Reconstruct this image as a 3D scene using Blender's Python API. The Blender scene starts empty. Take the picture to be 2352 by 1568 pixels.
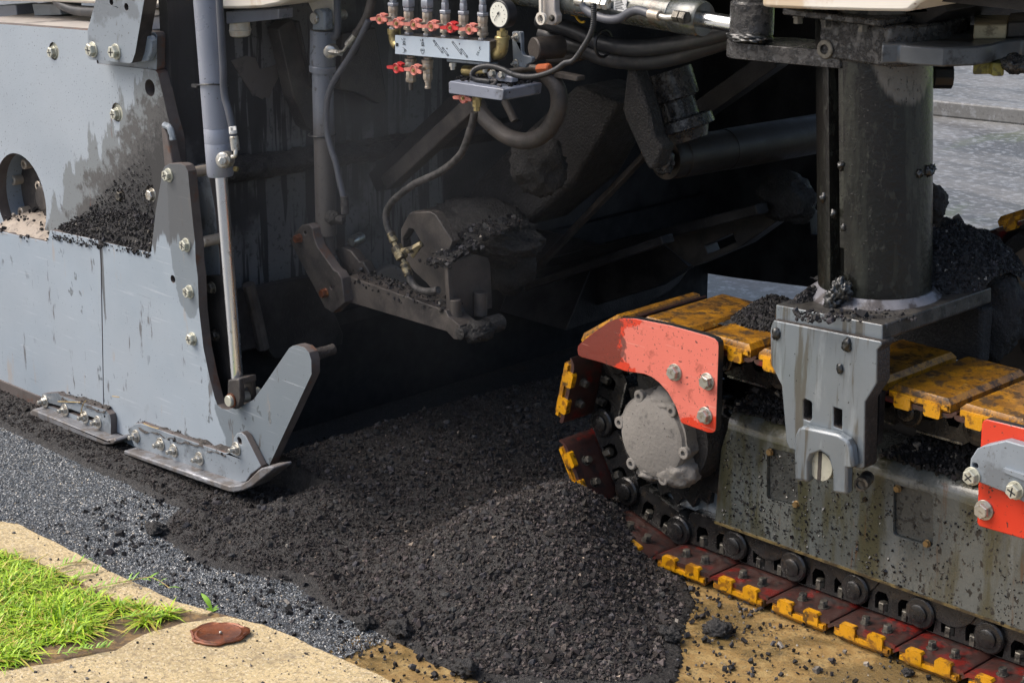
import bpy, bmesh, math, random
import numpy as np
from mathutils import Vector, Matrix, Quaternion
from mathutils.geometry import tessellate_polygon

random.seed(7); RNG = np.random.default_rng(11)
scene = bpy.context.scene
COL = scene.collection

# ---------------------------------------------------------------- camera
CAM = np.array([2.6865, -3.4207, 2.0])
F, CX, CY = 4520.0, 1176.0, 784.0
PITCH, AZ = math.radians(17.3), math.radians(44.5)
FWD = np.array([-math.cos(AZ) * math.cos(PITCH), math.sin(AZ) * math.cos(PITCH), -math.sin(PITCH)])
RIGHT = np.cross(FWD, [0, 0, 1.0]); RIGHT /= np.linalg.norm(RIGHT)
UP = np.cross(RIGHT, FWD)
cam_d = bpy.data.cameras.new('camera')
cam_d.sensor_width = 36.0
cam_d.lens = F / 2352.0 * 36.0
cam_d.clip_start = 0.1; cam_d.clip_end = 500
cam = bpy.data.objects.new('camera', cam_d); COL.objects.link(cam)
cam.matrix_world = Matrix(((RIGHT[0], UP[0], -FWD[0], CAM[0]), (RIGHT[1], UP[1], -FWD[1], CAM[1]),
                           (RIGHT[2], UP[2], -FWD[2], CAM[2]), (0, 0, 0, 1)))
scene.camera = cam

# ---------------------------------------------------------------- light
w = bpy.data.worlds.new('World'); scene.world = w; w.use_nodes = True
nt = w.node_tree; nt.nodes.clear()
wo = nt.nodes.new('ShaderNodeOutputWorld'); wb = nt.nodes.new('ShaderNodeBackground')
sk = nt.nodes.new('ShaderNodeTexSky'); sk.sky_type = 'NISHITA'; sk.sun_disc = False
SUN_EL, SUN_AZ = math.radians(50), math.radians(-138)      # azimuth of the direction towards the sun, from +X
sk.sun_elevation = SUN_EL; sk.sun_rotation = math.pi / 2 - SUN_AZ
sk.air_density = 1.0; sk.dust_density = 5.0; sk.ozone_density = 1.0
wb.inputs['Strength'].default_value = 0.14
nt.links.new(sk.outputs[0], wb.inputs['Color']); nt.links.new(wb.outputs[0], wo.inputs['Surface'])
sd = bpy.data.lights.new('sun', 'SUN'); sd.energy = 1.5; sd.angle = math.radians(45); sd.color = (1, .965, .92)
so = bpy.data.objects.new('sun', sd); COL.objects.link(so)
tosun = Vector((math.cos(SUN_EL) * math.cos(SUN_AZ), math.cos(SUN_EL) * math.sin(SUN_AZ), math.sin(SUN_EL)))
so.rotation_euler = tosun.to_track_quat('Z', 'Y').to_euler(); so.location = (0, -3, 6)
vs = scene.view_settings
vs.view_transform = 'Standard'; vs.look = 'None'; vs.gamma = 1.0; vs.use_curve_mapping = False
vs.exposure = 0.6
scene.render.engine = 'CYCLES'

# ---------------------------------------------------------------- measuring: picture point -> place on a known plane
def _ray(u, v): return FWD * F + RIGHT * (u - CX) - UP * (v - CY)
def PY(u, v, y): d = _ray(u, v); return CAM + d * ((y - CAM[1]) / d[1])
def PX(u, v, x): d = _ray(u, v); return CAM + d * ((x - CAM[0]) / d[0])
def PZ(u, v, z): d = _ray(u, v); return CAM + d * ((z - CAM[2]) / d[2])
def _reg(ox, oy, s):
    def fn(pts): return [(ox + s * a, oy + s * b) for a, b in pts]
    return fn
R1 = _reg(0, 0, .36624); R2 = _reg(0, 516.8, .40276); R3 = _reg(631.6, 0, .29297); R4 = _reg(631.6, 402, .29297)
R5 = _reg(1263.3, 0, .40272); R6 = _reg(1780, 0, .4396); R7 = _reg(1263.3, 574.2, .40272); R8 = _reg(1722.7, 631.6, .5971)
S1 = _reg(0, 1091, .30435); S2 = _reg(574.2, 861.3, .45087); S3 = _reg(1263.3, 1091, .3043); S4 = _reg(832.6, 0, .19531)
S5 = _reg(401.9, 0, .25635); S6 = _reg(0, 832.6, .31738); S7 = _reg(344.5, 344.5, .40296); S8 = _reg(1722.7, 574.2, .29299)

# ---------------------------------------------------------------- materials
def mat(name, col, rough=.5, metal=0.0, var=.18, vscale=6.0, dirt=(), bump=0.0, bscale=60.0, coat=0.0, attr=False, spec=.5, bdist=.004):
    m = bpy.data.materials.new(name); m.use_nodes = True
    t = m.node_tree; N = t.nodes; L = t.links
    b = N['Principled BSDF']; b.inputs['Metallic'].default_value = metal
    b.inputs['Coat Weight'].default_value = coat; b.inputs['Coat Roughness'].default_value = .12
    b.inputs['Specular IOR Level'].default_value = spec
    geo = N.new('ShaderNodeNewGeometry')
    def mapped(st):
        if st == (1, 1, 1): return geo.outputs['Position']
        vm = N.new('ShaderNodeVectorMath'); vm.operation = 'MULTIPLY'; vm.inputs[1].default_value = st
        L.new(geo.outputs['Position'], vm.inputs[0]); return vm.outputs[0]
    def noise(scale, det=4, st=(1, 1, 1), r=.6, dist=0.0):
        n = N.new('ShaderNodeTexNoise'); n.inputs['Scale'].default_value = scale; n.inputs['Detail'].default_value = det
        n.inputs['Roughness'].default_value = r; n.inputs['Distortion'].default_value = dist
        L.new(mapped(st), n.inputs['Vector']); return n.outputs['Fac']
    def mr(src, a, c, lo=0.0, hi=1.0, smooth=True):
        r = N.new('ShaderNodeMapRange'); r.interpolation_type = 'SMOOTHSTEP' if smooth else 'LINEAR'
        r.inputs[1].default_value = a; r.inputs[2].default_value = c; r.inputs[3].default_value = lo; r.inputs[4].default_value = hi
        L.new(src, r.inputs[0]); return r.outputs[0]
    def math_(op, a, c):
        n = N.new('ShaderNodeMath'); n.operation = op
        for i, x in enumerate((a, c)):
            if isinstance(x, (int, float)): n.inputs[i].default_value = x
            else: L.new(x, n.inputs[i])
        return n.outputs[0]
    def mix(fac, a, c):
        n = N.new('ShaderNodeMix'); n.data_type = 'RGBA'
        L.new(fac, n.inputs[0])
        for s, x in ((n.inputs[6], a), (n.inputs[7], c)):
            if isinstance(x, tuple): s.default_value = (*x, 1)
            else: L.new(x, s)
        return n.outputs[2]
    def fmix(fac, a, c):
        n = N.new('ShaderNodeMix'); n.data_type = 'FLOAT'
        L.new(fac, n.inputs[0])
        for s, x in ((n.inputs[2], a), (n.inputs[3], c)):
            if isinstance(x, (int, float)): s.default_value = x
            else: L.new(x, s)
        return n.outputs[0]
    v = mr(noise(vscale, 5), .3, .7, 1 - var, 1 + var, False)
    hv = N.new('ShaderNodeVectorMath'); hv.operation = 'SCALE'; L.new(v, hv.inputs['Scale'])
    if attr:
        a = N.new('ShaderNodeVertexColor'); a.layer_name = 'tint'; L.new(a.outputs[0], hv.inputs[0])
    else:
        hv.inputs[0].default_value = col
    c = hv.outputs[0]
    rg = mr(noise(vscale * 2.3, 4), .3, .7, rough * .8, min(1, rough * 1.2), False)
    hgt = noise(bscale, 5) if bump else None
    for d in dirt:
        n = noise(d.get('scale', 10), d.get('det', 6), d.get('st', (1, 1, 1)), d.get('r', .62), d.get('dist', 0))
        if 'line' in d:                      # stain with a shape of its own: half-plane a*x+b*y+c*z > e, broken by noise
            ax, ay, az, e, amp = d['line']
            dt = N.new('ShaderNodeVectorMath'); dt.operation = 'DOT_PRODUCT'; dt.inputs[1].default_value = (ax, ay, az)
            L.new(geo.outputs['Position'], dt.inputs[0])
            base = math_('ADD', math_('SUBTRACT', dt.outputs['Value'], e), math_('MULTIPLY', math_('SUBTRACT', n, .5), amp))
            fac = mr(base, -d.get('w', .02), d.get('w', .02))
        elif 'ball' in d:                    # round patch, centre and radii, broken by noise
            cxx, cyy, czz, rx, ry, rz, amp = d['ball']
            sb = N.new('ShaderNodeVectorMath'); sb.operation = 'SUBTRACT'; sb.inputs[1].default_value = (cxx, cyy, czz)
            L.new(geo.outputs['Position'], sb.inputs[0])
            dv = N.new('ShaderNodeVectorMath'); dv.operation = 'DIVIDE'; dv.inputs[1].default_value = (rx, ry, rz)
            L.new(sb.outputs[0], dv.inputs[0])
            ln = N.new('ShaderNodeVectorMath'); ln.operation = 'LENGTH'; L.new(dv.outputs[0], ln.inputs[0])
            base = math_('ADD', math_('SUBTRACT', 1.0, ln.outputs['Value']), math_('MULTIPLY', math_('SUBTRACT', n, .5), amp))
            fac = mr(base, -d.get('w', .05), d.get('w', .05))
        else:
            fac = mr(n, d['t'] - d.get('w', .03), d['t'] + d.get('w', .03))
        if 'mul' in d:                       # thinned by a second noise
            sc, t0, w0 = d['mul']; fac = math_('MULTIPLY', fac, mr(noise(sc, 4), t0 - w0, t0 + w0))
        fac = math_('MULTIPLY', fac, d.get('a', 1.0))
        c = mix(fac, c, d['col'])
        if 'rough' in d: rg = fmix(fac, rg, d['rough'])
        if hgt is not None and d.get('h', 0): hgt = math_('ADD', hgt, math_('MULTIPLY', fac, d['h']))
    L.new(c, b.inputs['Base Color']); L.new(rg, b.inputs['Roughness'])
    if bump:
        bp = N.new('ShaderNodeBump'); bp.inputs['Strength'].default_value = bump; bp.inputs['Distance'].default_value = bdist
        L.new(hgt, bp.inputs['Height']); L.new(bp.outputs[0], b.inputs['Normal'])
    return m

TAR = (.012, .012, .013); BRN = (.06, .045, .035); RUST = (.13, .05, .02)
_a = PY(*R1([(960, 560)])[0], -.405); _b = PY(*R1([(330, 1420)])[0], -.405)
_d = np.array([_b[0] - _a[0], _b[2] - _a[2]]); _n = np.array([-_d[1], _d[0]]); _n /= np.linalg.norm(_n)
if _n[1] > 0: _n = -_n
_c = _n[0] * _a[0] + _n[1] * _a[2]
GREY = (.29, .345, .40); WETGREY = (.13, .155, .175)
DROPS = dict(col=(.10, .115, .125), scale=26, t=.67, w=.015, det=2, st=(1, 1, .7), a=.8, mul=(3, .52, .06), rough=.25)
MT = {}
_l0 = PY(*R2([(0, 35)])[0], -.45); _l1 = PY(*R2([(858, 156)])[0], -.45); _ld = np.array([-(_l1[2] - _l0[2]), (_l1[0] - _l0[0])]); _ld /= np.linalg.norm(_ld)
LEDG = (_ld[0], _ld[1], _ld[0] * _l0[0] + _ld[1] * _l0[2] + .035); SEAM = PY(*R2([(575, 130)])[0], -.45)
ARM = PY(628, 930, -.45); STR = PY(425, 520, -.45)
MT['plate'] = mat('painted_grey_gate', GREY, .42, 0, .10, 3.0, [
    dict(col=(.36, .40, .44), scale=2.2, t=.52, w=.2, a=.6, rough=.55),
    dict(col=WETGREY, scale=9.0, det=4, ball=(ARM[0], -.45, ARM[2], .26, .5, .36, .45), w=.02, a=.80, rough=.25),
    dict(col=WETGREY, scale=14.0, det=3, ball=(STR[0], -.45, STR[2], .075, .5, .26, .5), w=.02, a=.75, rough=.25),
    dict(col=(.40, .28, .17), scale=22, det=5, st=(1, 1, .2), t=.66, w=.04, a=.35),
    DROPS,
    dict(col=(.47, .51, .55), scale=22, t=.64, w=.05, st=(.25, 1, 5), a=.5, det=8),
    dict(col=(.13, .145, .155), scale=40, t=.70, w=.02, st=(.12, 1, 4), a=.5, det=4),
    dict(col=(.07, .072, .075), scale=30, det=4, st=(1, 1, .06), line=(LEDG[0], 0, LEDG[1], LEDG[2] - .002, .22), w=.006, a=.85, rough=.3),
    dict(col=(.07, .072, .075), scale=30, det=4, st=(1, 1, .25), ball=(SEAM[0], -.45, SEAM[2], .008, .1, .20, 1.2), w=.1, a=.85, rough=.3),
    dict(col=(.05, .045, .04), scale=160, t=.70, w=.02, det=2, a=.8),
    dict(col=BRN, scale=26, t=.66, w=.03, det=6, st=(1, 1, .25), a=.7),
], .05, 90)
MT['plate_tar'] = mat('painted_grey_with_tar', (.30, .345, .39), .45, 0, .08, 3.0, [
    dict(col=(.38, .42, .46), scale=2.2, t=.5, w=.2, a=.5, rough=.55),
    dict(col=(.16, .175, .18), scale=9, det=7, line=(_n[0], 0, _n[1], _c - .05, .45), w=.01, a=.85, st=(1.6, 1, .5), rough=.5),
    dict(col=(.075, .072, .07), scale=24, det=8, line=(_n[0], 0, _n[1], _c + .02, .40), w=.03, a=.9, rough=.7, h=.3),
    dict(col=(.030, .030, .031), scale=90, det=8, r=.75, line=(_n[0], 0, _n[1], _c + .085, .40), w=.05, a=.95, rough=.65, h=.8),
    dict(col=(.05, .045, .04), scale=170, t=.68, w=.02, det=2, a=.8),
    dict(col=RUST, scale=30, t=.71, w=.02, st=(1, 1, .15), a=.6),
], .12, 160)
MT['grey'] = mat('grey_blue_paint', (.23, .265, .30), .42, 0, .12, 4, [
    dict(col=(.12, .135, .15), scale=5, t=.55, w=.03, a=.7, rough=.22),
    dict(col=(.05, .045, .04), scale=120, t=.68, w=.02, det=2, a=.8),
    dict(col=BRN, scale=22, t=.64, w=.04, a=.6, st=(1, 1, .4))], .05, 90)
MT['steelblue'] = mat('cylinder_paint', (.25, .27, .32), .34, .15, .12, 5, [
    dict(col=(.09, .085, .10), scale=4, t=.56, w=.08, st=(1, 1, .4), a=.6),
    dict(col=(.05, .045, .04), scale=110, t=.70, w=.02, det=2, a=.7)], .03, 60)
_c2 = PY(742, 120, -.06)
MT['cyl2'] = mat('browned_cylinder_paint', (.115, .105, .10), .42, .1, .15, 8, [
    dict(col=(.21, .23, .27), scale=12, ball=(_c2[0], -.06, _c2[2], .3, .3, .20, .5), w=.25, a=.9), dict(col=(.04, .036, .034), scale=70, t=.63, w=.04, a=.7)], .12, 150)
MT['browngrey'] = mat('dirty_brown_steel', (.085, .074, .066), .5, .1, .25, 5, [
    dict(col=(.025, .023, .024), scale=9, t=.5, w=.12, a=.8),
    dict(col=(.10, .09, .082), scale=70, t=.66, w=.03, det=3, a=.6)], .35, 170)
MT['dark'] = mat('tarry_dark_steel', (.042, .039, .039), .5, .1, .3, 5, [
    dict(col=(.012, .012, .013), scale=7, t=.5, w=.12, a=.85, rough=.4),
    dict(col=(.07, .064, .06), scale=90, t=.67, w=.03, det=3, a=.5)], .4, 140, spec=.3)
MT['edge'] = mat('rusty_cut_edge', (.10, .085, .08), .7, .1, .3, 12, [dict(col=RUST, scale=18, t=.6, w=.06, a=.6)], .25, 160)
MT['drips'] = mat('grey_wall_with_tar_drips', (.15, .15, .152), .5, 0, .12, 3, [
    dict(col=(.03, .03, .032), scale=24, det=3, st=(.3, 1.5, .10), t=.515, w=.03, a=.9, rough=.35),
    dict(col=(.030, .030, .033), scale=2.6, t=.52, w=.06, det=5, a=.93, rough=.45),
    dict(col=(.035, .033, .033), scale=60, t=.6, w=.05, a=.7)], .2, 60)
MT['patch'] = mat('worn_brown_paint', (.13, .115, .105), .6, 0, .15, 4, [dict(col=(.03, .028, .028), scale=7, t=.56, w=.06, a=.8)], .1, 80)
MT['chrome'] = mat('hard_chrome', (.80, .82, .84), .20, 1.0, .05, 8, [
    dict(col=(.34, .31, .27), scale=70, t=.63, w=.05, det=5, st=(1, 1, .6), a=.6, rough=.4)], .06, 240)
MT['zinc'] = mat('zinc_plated_steel', (.50, .49, .45), .34, .75, .15, 30, [dict(col=(.22, .17, .11), scale=90, t=.58, w=.06, a=.7, rough=.6)], .08, 200)
MT['cream'] = mat('dull_cream_zinc', (.50, .50, .42), .4, .35, .12, 30, [dict(col=(.2, .16, .1), scale=70, t=.62, w=.05, a=.6)], .05, 200)
MT['boltdirty'] = mat('tarry_bolt_steel', (.13, .12, .10), .45, .5, .3, 40, [dict(col=TAR, scale=60, t=.54, w=.06, a=.8)], .3, 200)
MT['copper'] = mat('yellowed_zinc_bolt', (.30, .20, .09), .4, .6, .2, 40)
MT['brass'] = mat('tarnished_brass', (.42, .34, .16), .36, .8, .2, 30, [dict(col=(.12, .09, .05), scale=40, t=.56, w=.07, a=.7)], .06, 150)
MT['brassdirty'] = mat('tarred_brass', (.30, .25, .15), .45, .6, .3, 60, [dict(col=(.03, .028, .026), scale=55, t=.5, w=.05, a=.9)], .3, 200)
MT['nickel'] = mat('nickel_brass_valve', (.46, .40, .33), .40, .45, .15, 40, [dict(col=(.2, .15, .1), scale=55, t=.6, w=.05, a=.6)], .05, 150)
MT['nutgrey'] = mat('grey_steel_nut', (.34, .36, .40), .38, .5, .12, 30, [dict(col=(.15, .13, .11), scale=60, t=.63, w=.05, a=.6)])
MT['red'] = mat('bright_red_handle', (.52, .035, .035), .35, 0, .1, 20)
MT['pink'] = mat('sun_bleached_red_handle', (.56, .19, .15), .55, 0, .12, 30, [dict(col=(.25, .12, .09), scale=80, t=.63, w=.05, a=.6)])
MT['rubber'] = mat('black_hose_rubber', (.03, .032, .036), .42, 0, .2, 12, [dict(col=(.07, .066, .064), scale=25, t=.56, w=.08, a=.6)], .1, 120)
MT['rubbergrey'] = mat('grey_dusty_hose', (.075, .08, .095), .40, 0, .15, 12, [], .05, 120)
MT['crusty'] = mat('tar_crusted_hose', (.06, .056, .055), .55, 0, .3, 25, [dict(col=TAR, scale=60, t=.5, w=.08, a=.8)], .6, 220)
MT['label'] = mat('white_print', (.7, .7, .68), .5, 0, .05, 20, [dict(col=(.15, .15, .15), scale=90, t=.64, w=.03, det=1, a=.7)])
MT['white'] = mat('white_hood_paint', (.72, .68, .60), .4, 0, .05, 4, [
    dict(col=(.50, .34, .16), scale=8, t=.60, w=.06, st=(1, 1, .5), a=.6), dict(col=(.22, .09, .03), scale=13, t=.66, w=.03, a=.9)], .04, 60)
MT['tan'] = mat('dusty_tan_metal', (.40, .37, .34), .45, 0, .15, 5, [dict(col=(.12, .11, .11), scale=7, t=.58, w=.06, a=.8)], .06, 60)
MT['panel'] = mat('pale_blue_sign_panel', (.40, .47, .54), .38, 0, .05, 6, [dict(col=(.2, .22, .24), scale=45, t=.69, w=.02, a=.7), dict(col=(.5, .55, .6), scale=5, t=.6, w=.1, a=.4)])
MT['ink'] = mat('black_ink', (.02, .022, .026), .5, 0, .1, 20)
MT['dial'] = mat('gauge_dial', (.68, .68, .60), .35, 0, .04, 20)
MT['black'] = mat('black_plastic', (.02, .021, .023), .4, 0, .15, 20)
MT['orange'] = mat('orange_plastic', (.62, .16, .06), .45, 0, .1, 20)
MT['yellowwire'] = mat('yellow_cord', (.60, .36, .03), .5, 0, .1, 20)
MT['wood'] = mat('weathered_pale_block', (.48, .42, .28), .6, 0, .15, 20, [dict(col=(.12, .09, .05), scale=40, t=.58, w=.06, st=(.3, 1, 1), a=.7)], .2, 90)
MT['olive'] = mat('olive_block', (.23, .21, .05), .5, 0, .2, 30, [dict(col=(.05, .045, .03), scale=40, t=.56, w=.06, a=.7)])
_rc = PY(*R7([(690, 610)])[0], -.03)
MT['guard'] = mat('red_guard_paint', (.62, .050, .022), .25, 0, .06, 5, [
    dict(col=(.70, .185, .135), scale=16, det=6, ball=(_rc[0] + .035, -.03, _rc[2] - .01, .175, .3, .125, .9), w=.02, a=.92, rough=.6),
    dict(col=(.05, .03, .028), scale=120, t=.665, w=.02, det=2, a=.9),
    dict(col=(.07, .03, .025), scale=36, det=6, ball=(_rc[0] - .27, -.03, _rc[2], .12, .3, .13, 2.2), w=.1, a=.8),
    dict(col=(.75, .33, .26), scale=60, det=3, st=(.12, 1, 2.5), t=.665, w=.02, a=.55), dict(col=(.20, .035, .022), scale=22, det=8, r=.7, t=.60, w=.05, a=.45)], .12, 90)
MT['guard2'] = mat('red_guard_paint_wet', (.62, .045, .020), .18, 0, .06, 5, [dict(col=(.05, .03, .028), scale=100, t=.66, w=.02, det=2, a=.9)], .05, 120)
MT['frame'] = mat('olive_grey_crawler_paint', (.092, .102, .098), .26, .1, .25, 4, [
    dict(col=(.055, .052, .024), scale=11, det=6, st=(1, 1, .14), t=.51, w=.06, a=.85),
    dict(col=(.17, .185, .185), scale=9, t=.58, w=.06, st=(1, 1, .22), a=.6),
    dict(col=(.09, .045, .02), scale=24, det=5, st=(1, 1, .12), t=.64, w=.04, a=.7),
    dict(col=TAR, scale=85, det=3, t=.60, w=.015, st=(1, 1, .6), a=.95, rough=.3, mul=(4, .45, .08), h=1.2)], .30, 110, coat=.75)
MT['arm'] = mat('streaked_grey_arm_paint', (.145, .170, .19), .34, .1, .15, 4, [
    dict(col=(.06, .050, .032), scale=26, det=7, st=(1.3, 1, .10), t=.545, w=.05, a=.75),
    dict(col=(.26, .29, .31), scale=14, st=(1, 1, .2), t=.60, w=.05, a=.6),
    dict(col=TAR, scale=80, t=.68, w=.02, det=3, a=.9, rough=.3)], .12, 120, coat=.6)
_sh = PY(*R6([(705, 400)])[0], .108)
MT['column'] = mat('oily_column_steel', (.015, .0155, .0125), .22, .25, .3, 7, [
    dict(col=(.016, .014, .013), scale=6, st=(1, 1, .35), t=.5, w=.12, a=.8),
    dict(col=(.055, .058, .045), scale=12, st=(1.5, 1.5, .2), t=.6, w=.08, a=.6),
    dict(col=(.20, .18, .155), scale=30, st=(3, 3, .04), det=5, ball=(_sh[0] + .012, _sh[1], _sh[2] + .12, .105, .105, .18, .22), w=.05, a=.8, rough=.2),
    dict(col=TAR, scale=130, det=2, t=.67, w=.015, a=.95, rough=.15, h=1.0), dict(col=(.05, .052, .042), scale=60, det=6, st=(1, 1, .5), t=.6, w=.05, a=.6)], .5, 70, coat=.1, spec=.5)
MT['grease'] = mat('greasy_dark_casting', (.055, .053, .052), .3, .3, .3, 8, [
    dict(col=(.016, .016, .017), scale=45, det=9, r=.7, t=.52, w=.07, a=.85, rough=.2, h=1.2), dict(col=(.16, .17, .18), scale=60, det=6, t=.64, w=.05, a=.6)], .6, 110, coat=.3, bdist=.006)
MT['tar'] = mat('wet_black_tar', (.010, .011, .011), .3, 0, .2, 10, [], .5, 90, coat=.5)
MT['dust'] = mat('dust_caked_hub', (.22, .205, .185), .85, 0, .15, 9, [
    dict(col=(.10, .095, .09), scale=20, t=.62, w=.05, a=.7), dict(col=(.06, .055, .05), scale=110, t=.68, w=.02, det=2, a=.8)], .5, 110)
MT['pad'] = mat('yellow_polyurethane_pad', (.47, .21, .010), .34, 0, .2, 10, [
    dict(col=(.17, .075, .012), scale=16, det=9, r=.7, t=.48, w=.10, a=.8),
    dict(col=(.030, .022, .016), scale=30, det=9, r=.7, t=.535, w=.05, a=.85, rough=.6),
    dict(col=(.04, .03, .02), scale=170, t=.62, w=.03, det=2, a=.75),
    dict(col=(.66, .46, .16), scale=40, t=.68, w=.03, a=.5)], .2, 120)
MT['padclean'] = mat('yellow_pad_edge', (.58, .27, .006), .3, 0, .15, 14, [
    dict(col=(.16, .06, .010), scale=32, det=6, t=.55, w=.05, a=.8), dict(col=(.03, .02, .012), scale=45, det=6, t=.60, w=.03, a=.85)], .08, 90)
MT['shoe'] = mat('red_shoe_plate_with_tar', (.18, .015, .011), .32, 0, .25, 9, [
    dict(col=(.045, .026, .022), scale=11, det=7, t=.43, w=.06, a=.93, rough=.3),
    dict(col=(.022, .020, .020), scale=40, det=5, t=.57, w=.04, a=.8, rough=.3)], .3, 110, coat=.15)
MT['link'] = mat('oily_track_link', (.030, .029, .029), .28, .4, .3, 12, [
    dict(col=(.075, .06, .045), scale=30, t=.6, w=.06, a=.6), dict(col=(.012, .012, .012), scale=20, t=.5, w=.1, a=.6)], .35, 130, coat=.3)
MT['rail'] = mat('polished_track_rail', (.32, .32, .31), .28, .9, .2, 30, [dict(col=(.03, .03, .03), scale=40, t=.52, w=.06, a=.85)], .15, 130)
MT['chips'] = mat('loose_asphalt', (.02, .02, .02), .78, 0, .2, 30, [], .3, 300, attr=True, spec=.25)
MT['wetchips'] = mat('wet_road_chips', (.05, .055, .06), .22, 0, .15, 30, [], .2, 260, attr=True, spec=.75)
MT['heap'] = mat('asphalt_heap_fines', (.028, .026, .0245), .7, 0, .3, 9, [
    dict(col=(.075, .069, .064), scale=120, t=.58, w=.04, det=4, a=.7), dict(col=(.008, .006, .006), scale=50, t=.56, w=.06, a=.7)], 1.0, 130, bdist=.012)
MT['crud'] = mat('caked_asphalt_crud', (.022, .021, .021), .6, 0, .3, 14, [
    dict(col=(.06, .056, .052), scale=140, t=.60, w=.03, det=3, a=.6)], 1.0, 150, bdist=.01)
MT['crudbrown'] = mat('caked_brown_crud', (.045, .038, .034), .7, 0, .3, 14, [dict(col=(.10, .085, .075), scale=120, t=.60, w=.03, det=3, a=.6)], 1.0, 150, bdist=.008)
MT['sand'] = mat('dry_sandy_spill', (.34, .29, .24), .9, 0, .15, 20, [dict(col=(.10, .09, .08), scale=60, t=.6, w=.04, a=.6)], .6, 120)
MT['road'] = mat('old_wet_asphalt', (.045, .047, .050), .34, 0, .2, 14, [
    dict(col=(.10, .11, .12), scale=190, t=.58, w=.03, det=2, a=.7), dict(col=(.02, .02, .02), scale=120, t=.56, w=.04, det=3, a=.8),
    dict(col=(.10, .075, .055), scale=5, t=.66, w=.04, a=.5)], 1.0, 180, bdist=.006)
MT['gutter'] = mat('muddy_tan_concrete', (.29, .185, .070), .42, 0, .15, 3, [
    dict(col=(.42, .30, .13), scale=30, det=8, r=.75, t=.53, w=.06, a=.75),
    dict(col=(.14, .098, .040), scale=3.2, det=6, t=.55, w=.05, a=.85, rough=.05),
    dict(col=(.06, .05, .035), scale=60, det=5, t=.64, w=.03, a=.7),
    dict(col=(.05, .04, .03), scale=150, t=.62, w=.02, det=3, a=.7)], .6, 130)
MT['ground'] = mat('pale_wet_paving', (.17, .17, .165), .55, 0, .15, 1.5, [
    dict(col=(.06, .054, .045), scale=1.3, det=6, st=(.25, 1, 1), t=.51, w=.06, a=.85, rough=.3),
    dict(col=(.10, .12, .05), scale=1.6, det=6, st=(1, .25, 1), t=.60, w=.05, a=.6),
    dict(col=(.30, .31, .32), scale=26, det=6, t=.56, w=.06, a=.6), dict(col=(.10, .10, .10), scale=50, det=6, t=.6, w=.05, a=.6)], .3, 60, bdist=.006)
MT['kerb'] = mat('sandy_concrete', (.55, .43, .235), .8, 0, .10, 3, [
    dict(col=(.38, .29, .155), scale=5, det=6, t=.54, w=.1, a=.7),
    dict(col=(.26, .20, .115), scale=70, det=6, t=.56, w=.06, a=.6),
    dict(col=(.66, .56, .38), scale=120, det=3, t=.58, w=.04, a=.7),
    dict(col=(.16, .13, .09), scale=190, det=2, t=.62, w=.03, a=.7),
    dict(col=(.20, .165, .12), scale=4, det=7, t=.60, w=.08, a=.6),
    dict(col=(.09, .075, .06), scale=11, det=7, t=.66, w=.02, a=.75)], .9, 130, bdist=.004)
MT['soil'] = mat('damp_soil', (.12, .08, .045), .8, 0, .3, 12, [dict(col=(.30, .19, .07), scale=30, t=.55, w=.05, a=.6)], .8, 60)
MT['rustcap'] = mat('rusty_cast_iron', (.22, .065, .022), .35, .3, .2, 30, [dict(col=(.07, .025, .014), scale=25, t=.52, w=.08, a=.7), dict(col=(.33, .14, .03), scale=30, t=.64, w=.04, a=.6)], .2, 150, coat=.15)
MT['grass'] = mat('lawn_grass', (.16, .28, .02), .45, 0, .1, 30, [], 0, attr=True)
MT['leaf'] = mat('weed_leaf', (.22, .42, .03), .4, 0, .1, 30)
MT['straw'] = mat('dry_straw', (.42, .30, .12), .6, 0, .1, 30)
MT['farveg'] = mat('far_lawn', (.20, .34, .03), .6, 0, .2, 2)
MT['greytray'] = mat('grey_tray_paint', (.20, .22, .27), .4, .1, .12, 8, [dict(col=(.11, .12, .14), scale=9, t=.54, w=.03, a=.7, rough=.25), dict(col=(.04, .035, .03), scale=80, t=.64, w=.03, a=.7)], .05, 90)
MT['lugsteel'] = mat('rubbed_lug_steel', (.13, .14, .15), .35, .4, .2, 9, [dict(col=(.03, .027, .025), scale=11, t=.56, w=.05, a=.85), dict(col=(.30, .33, .37), scale=9, t=.6, w=.05, a=.6)], .15, 90)
MT['weld'] = mat('wet_grey_weld', (.22, .22, .24), .35, .2, .2, 20, [dict(col=(.06, .05, .045), scale=22, t=.54, w=.05, a=.8)], .3, 120)
MT['coverdirt'] = mat('tar_speckled_cover', (.070, .073, .068), .32, .1, .2, 8, [dict(col=TAR, scale=80, det=4, t=.57, w=.03, a=.8, rough=.3, h=1.0), dict(col=(.16, .17, .165), scale=70, t=.64, w=.03, a=.5)], .4, 150, coat=.2)
MT['railedge'] = mat('worn_yellowed_edge', (.16, .12, .05), .4, .2, .3, 20, [dict(col=(.04, .03, .02), scale=30, t=.52, w=.05, a=.8)], .2, 120)
MT['tarchip'] = mat('tar_drop', (.010, .010, .011), .2, 0, .2, 20)
MT['farpaint'] = mat('far_crawler_paint', (.14, .11, .085), .6, 0, .2, 9, [dict(col=(.04, .035, .03), scale=6, t=.54, w=.06, a=.8)], .2, 60)
MT['yokeedge'] = mat('oily_yoke_side', (.06, .056, .05), .4, .1, .3, 12, [dict(col=(.02, .019, .018), scale=26, t=.52, w=.06, a=.8), dict(col=(.14, .14, .14), scale=50, t=.64, w=.04, a=.6)], .4, 140)
MT['rollerm'] = mat('oily_brown_roller', (.022, .018, .015), .45, 0, .25, 8, [dict(col=(.05, .04, .032), scale=20, t=.58, w=.08, st=(1, .2, 1), a=.6)], .15, 90, spec=.3)
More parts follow.
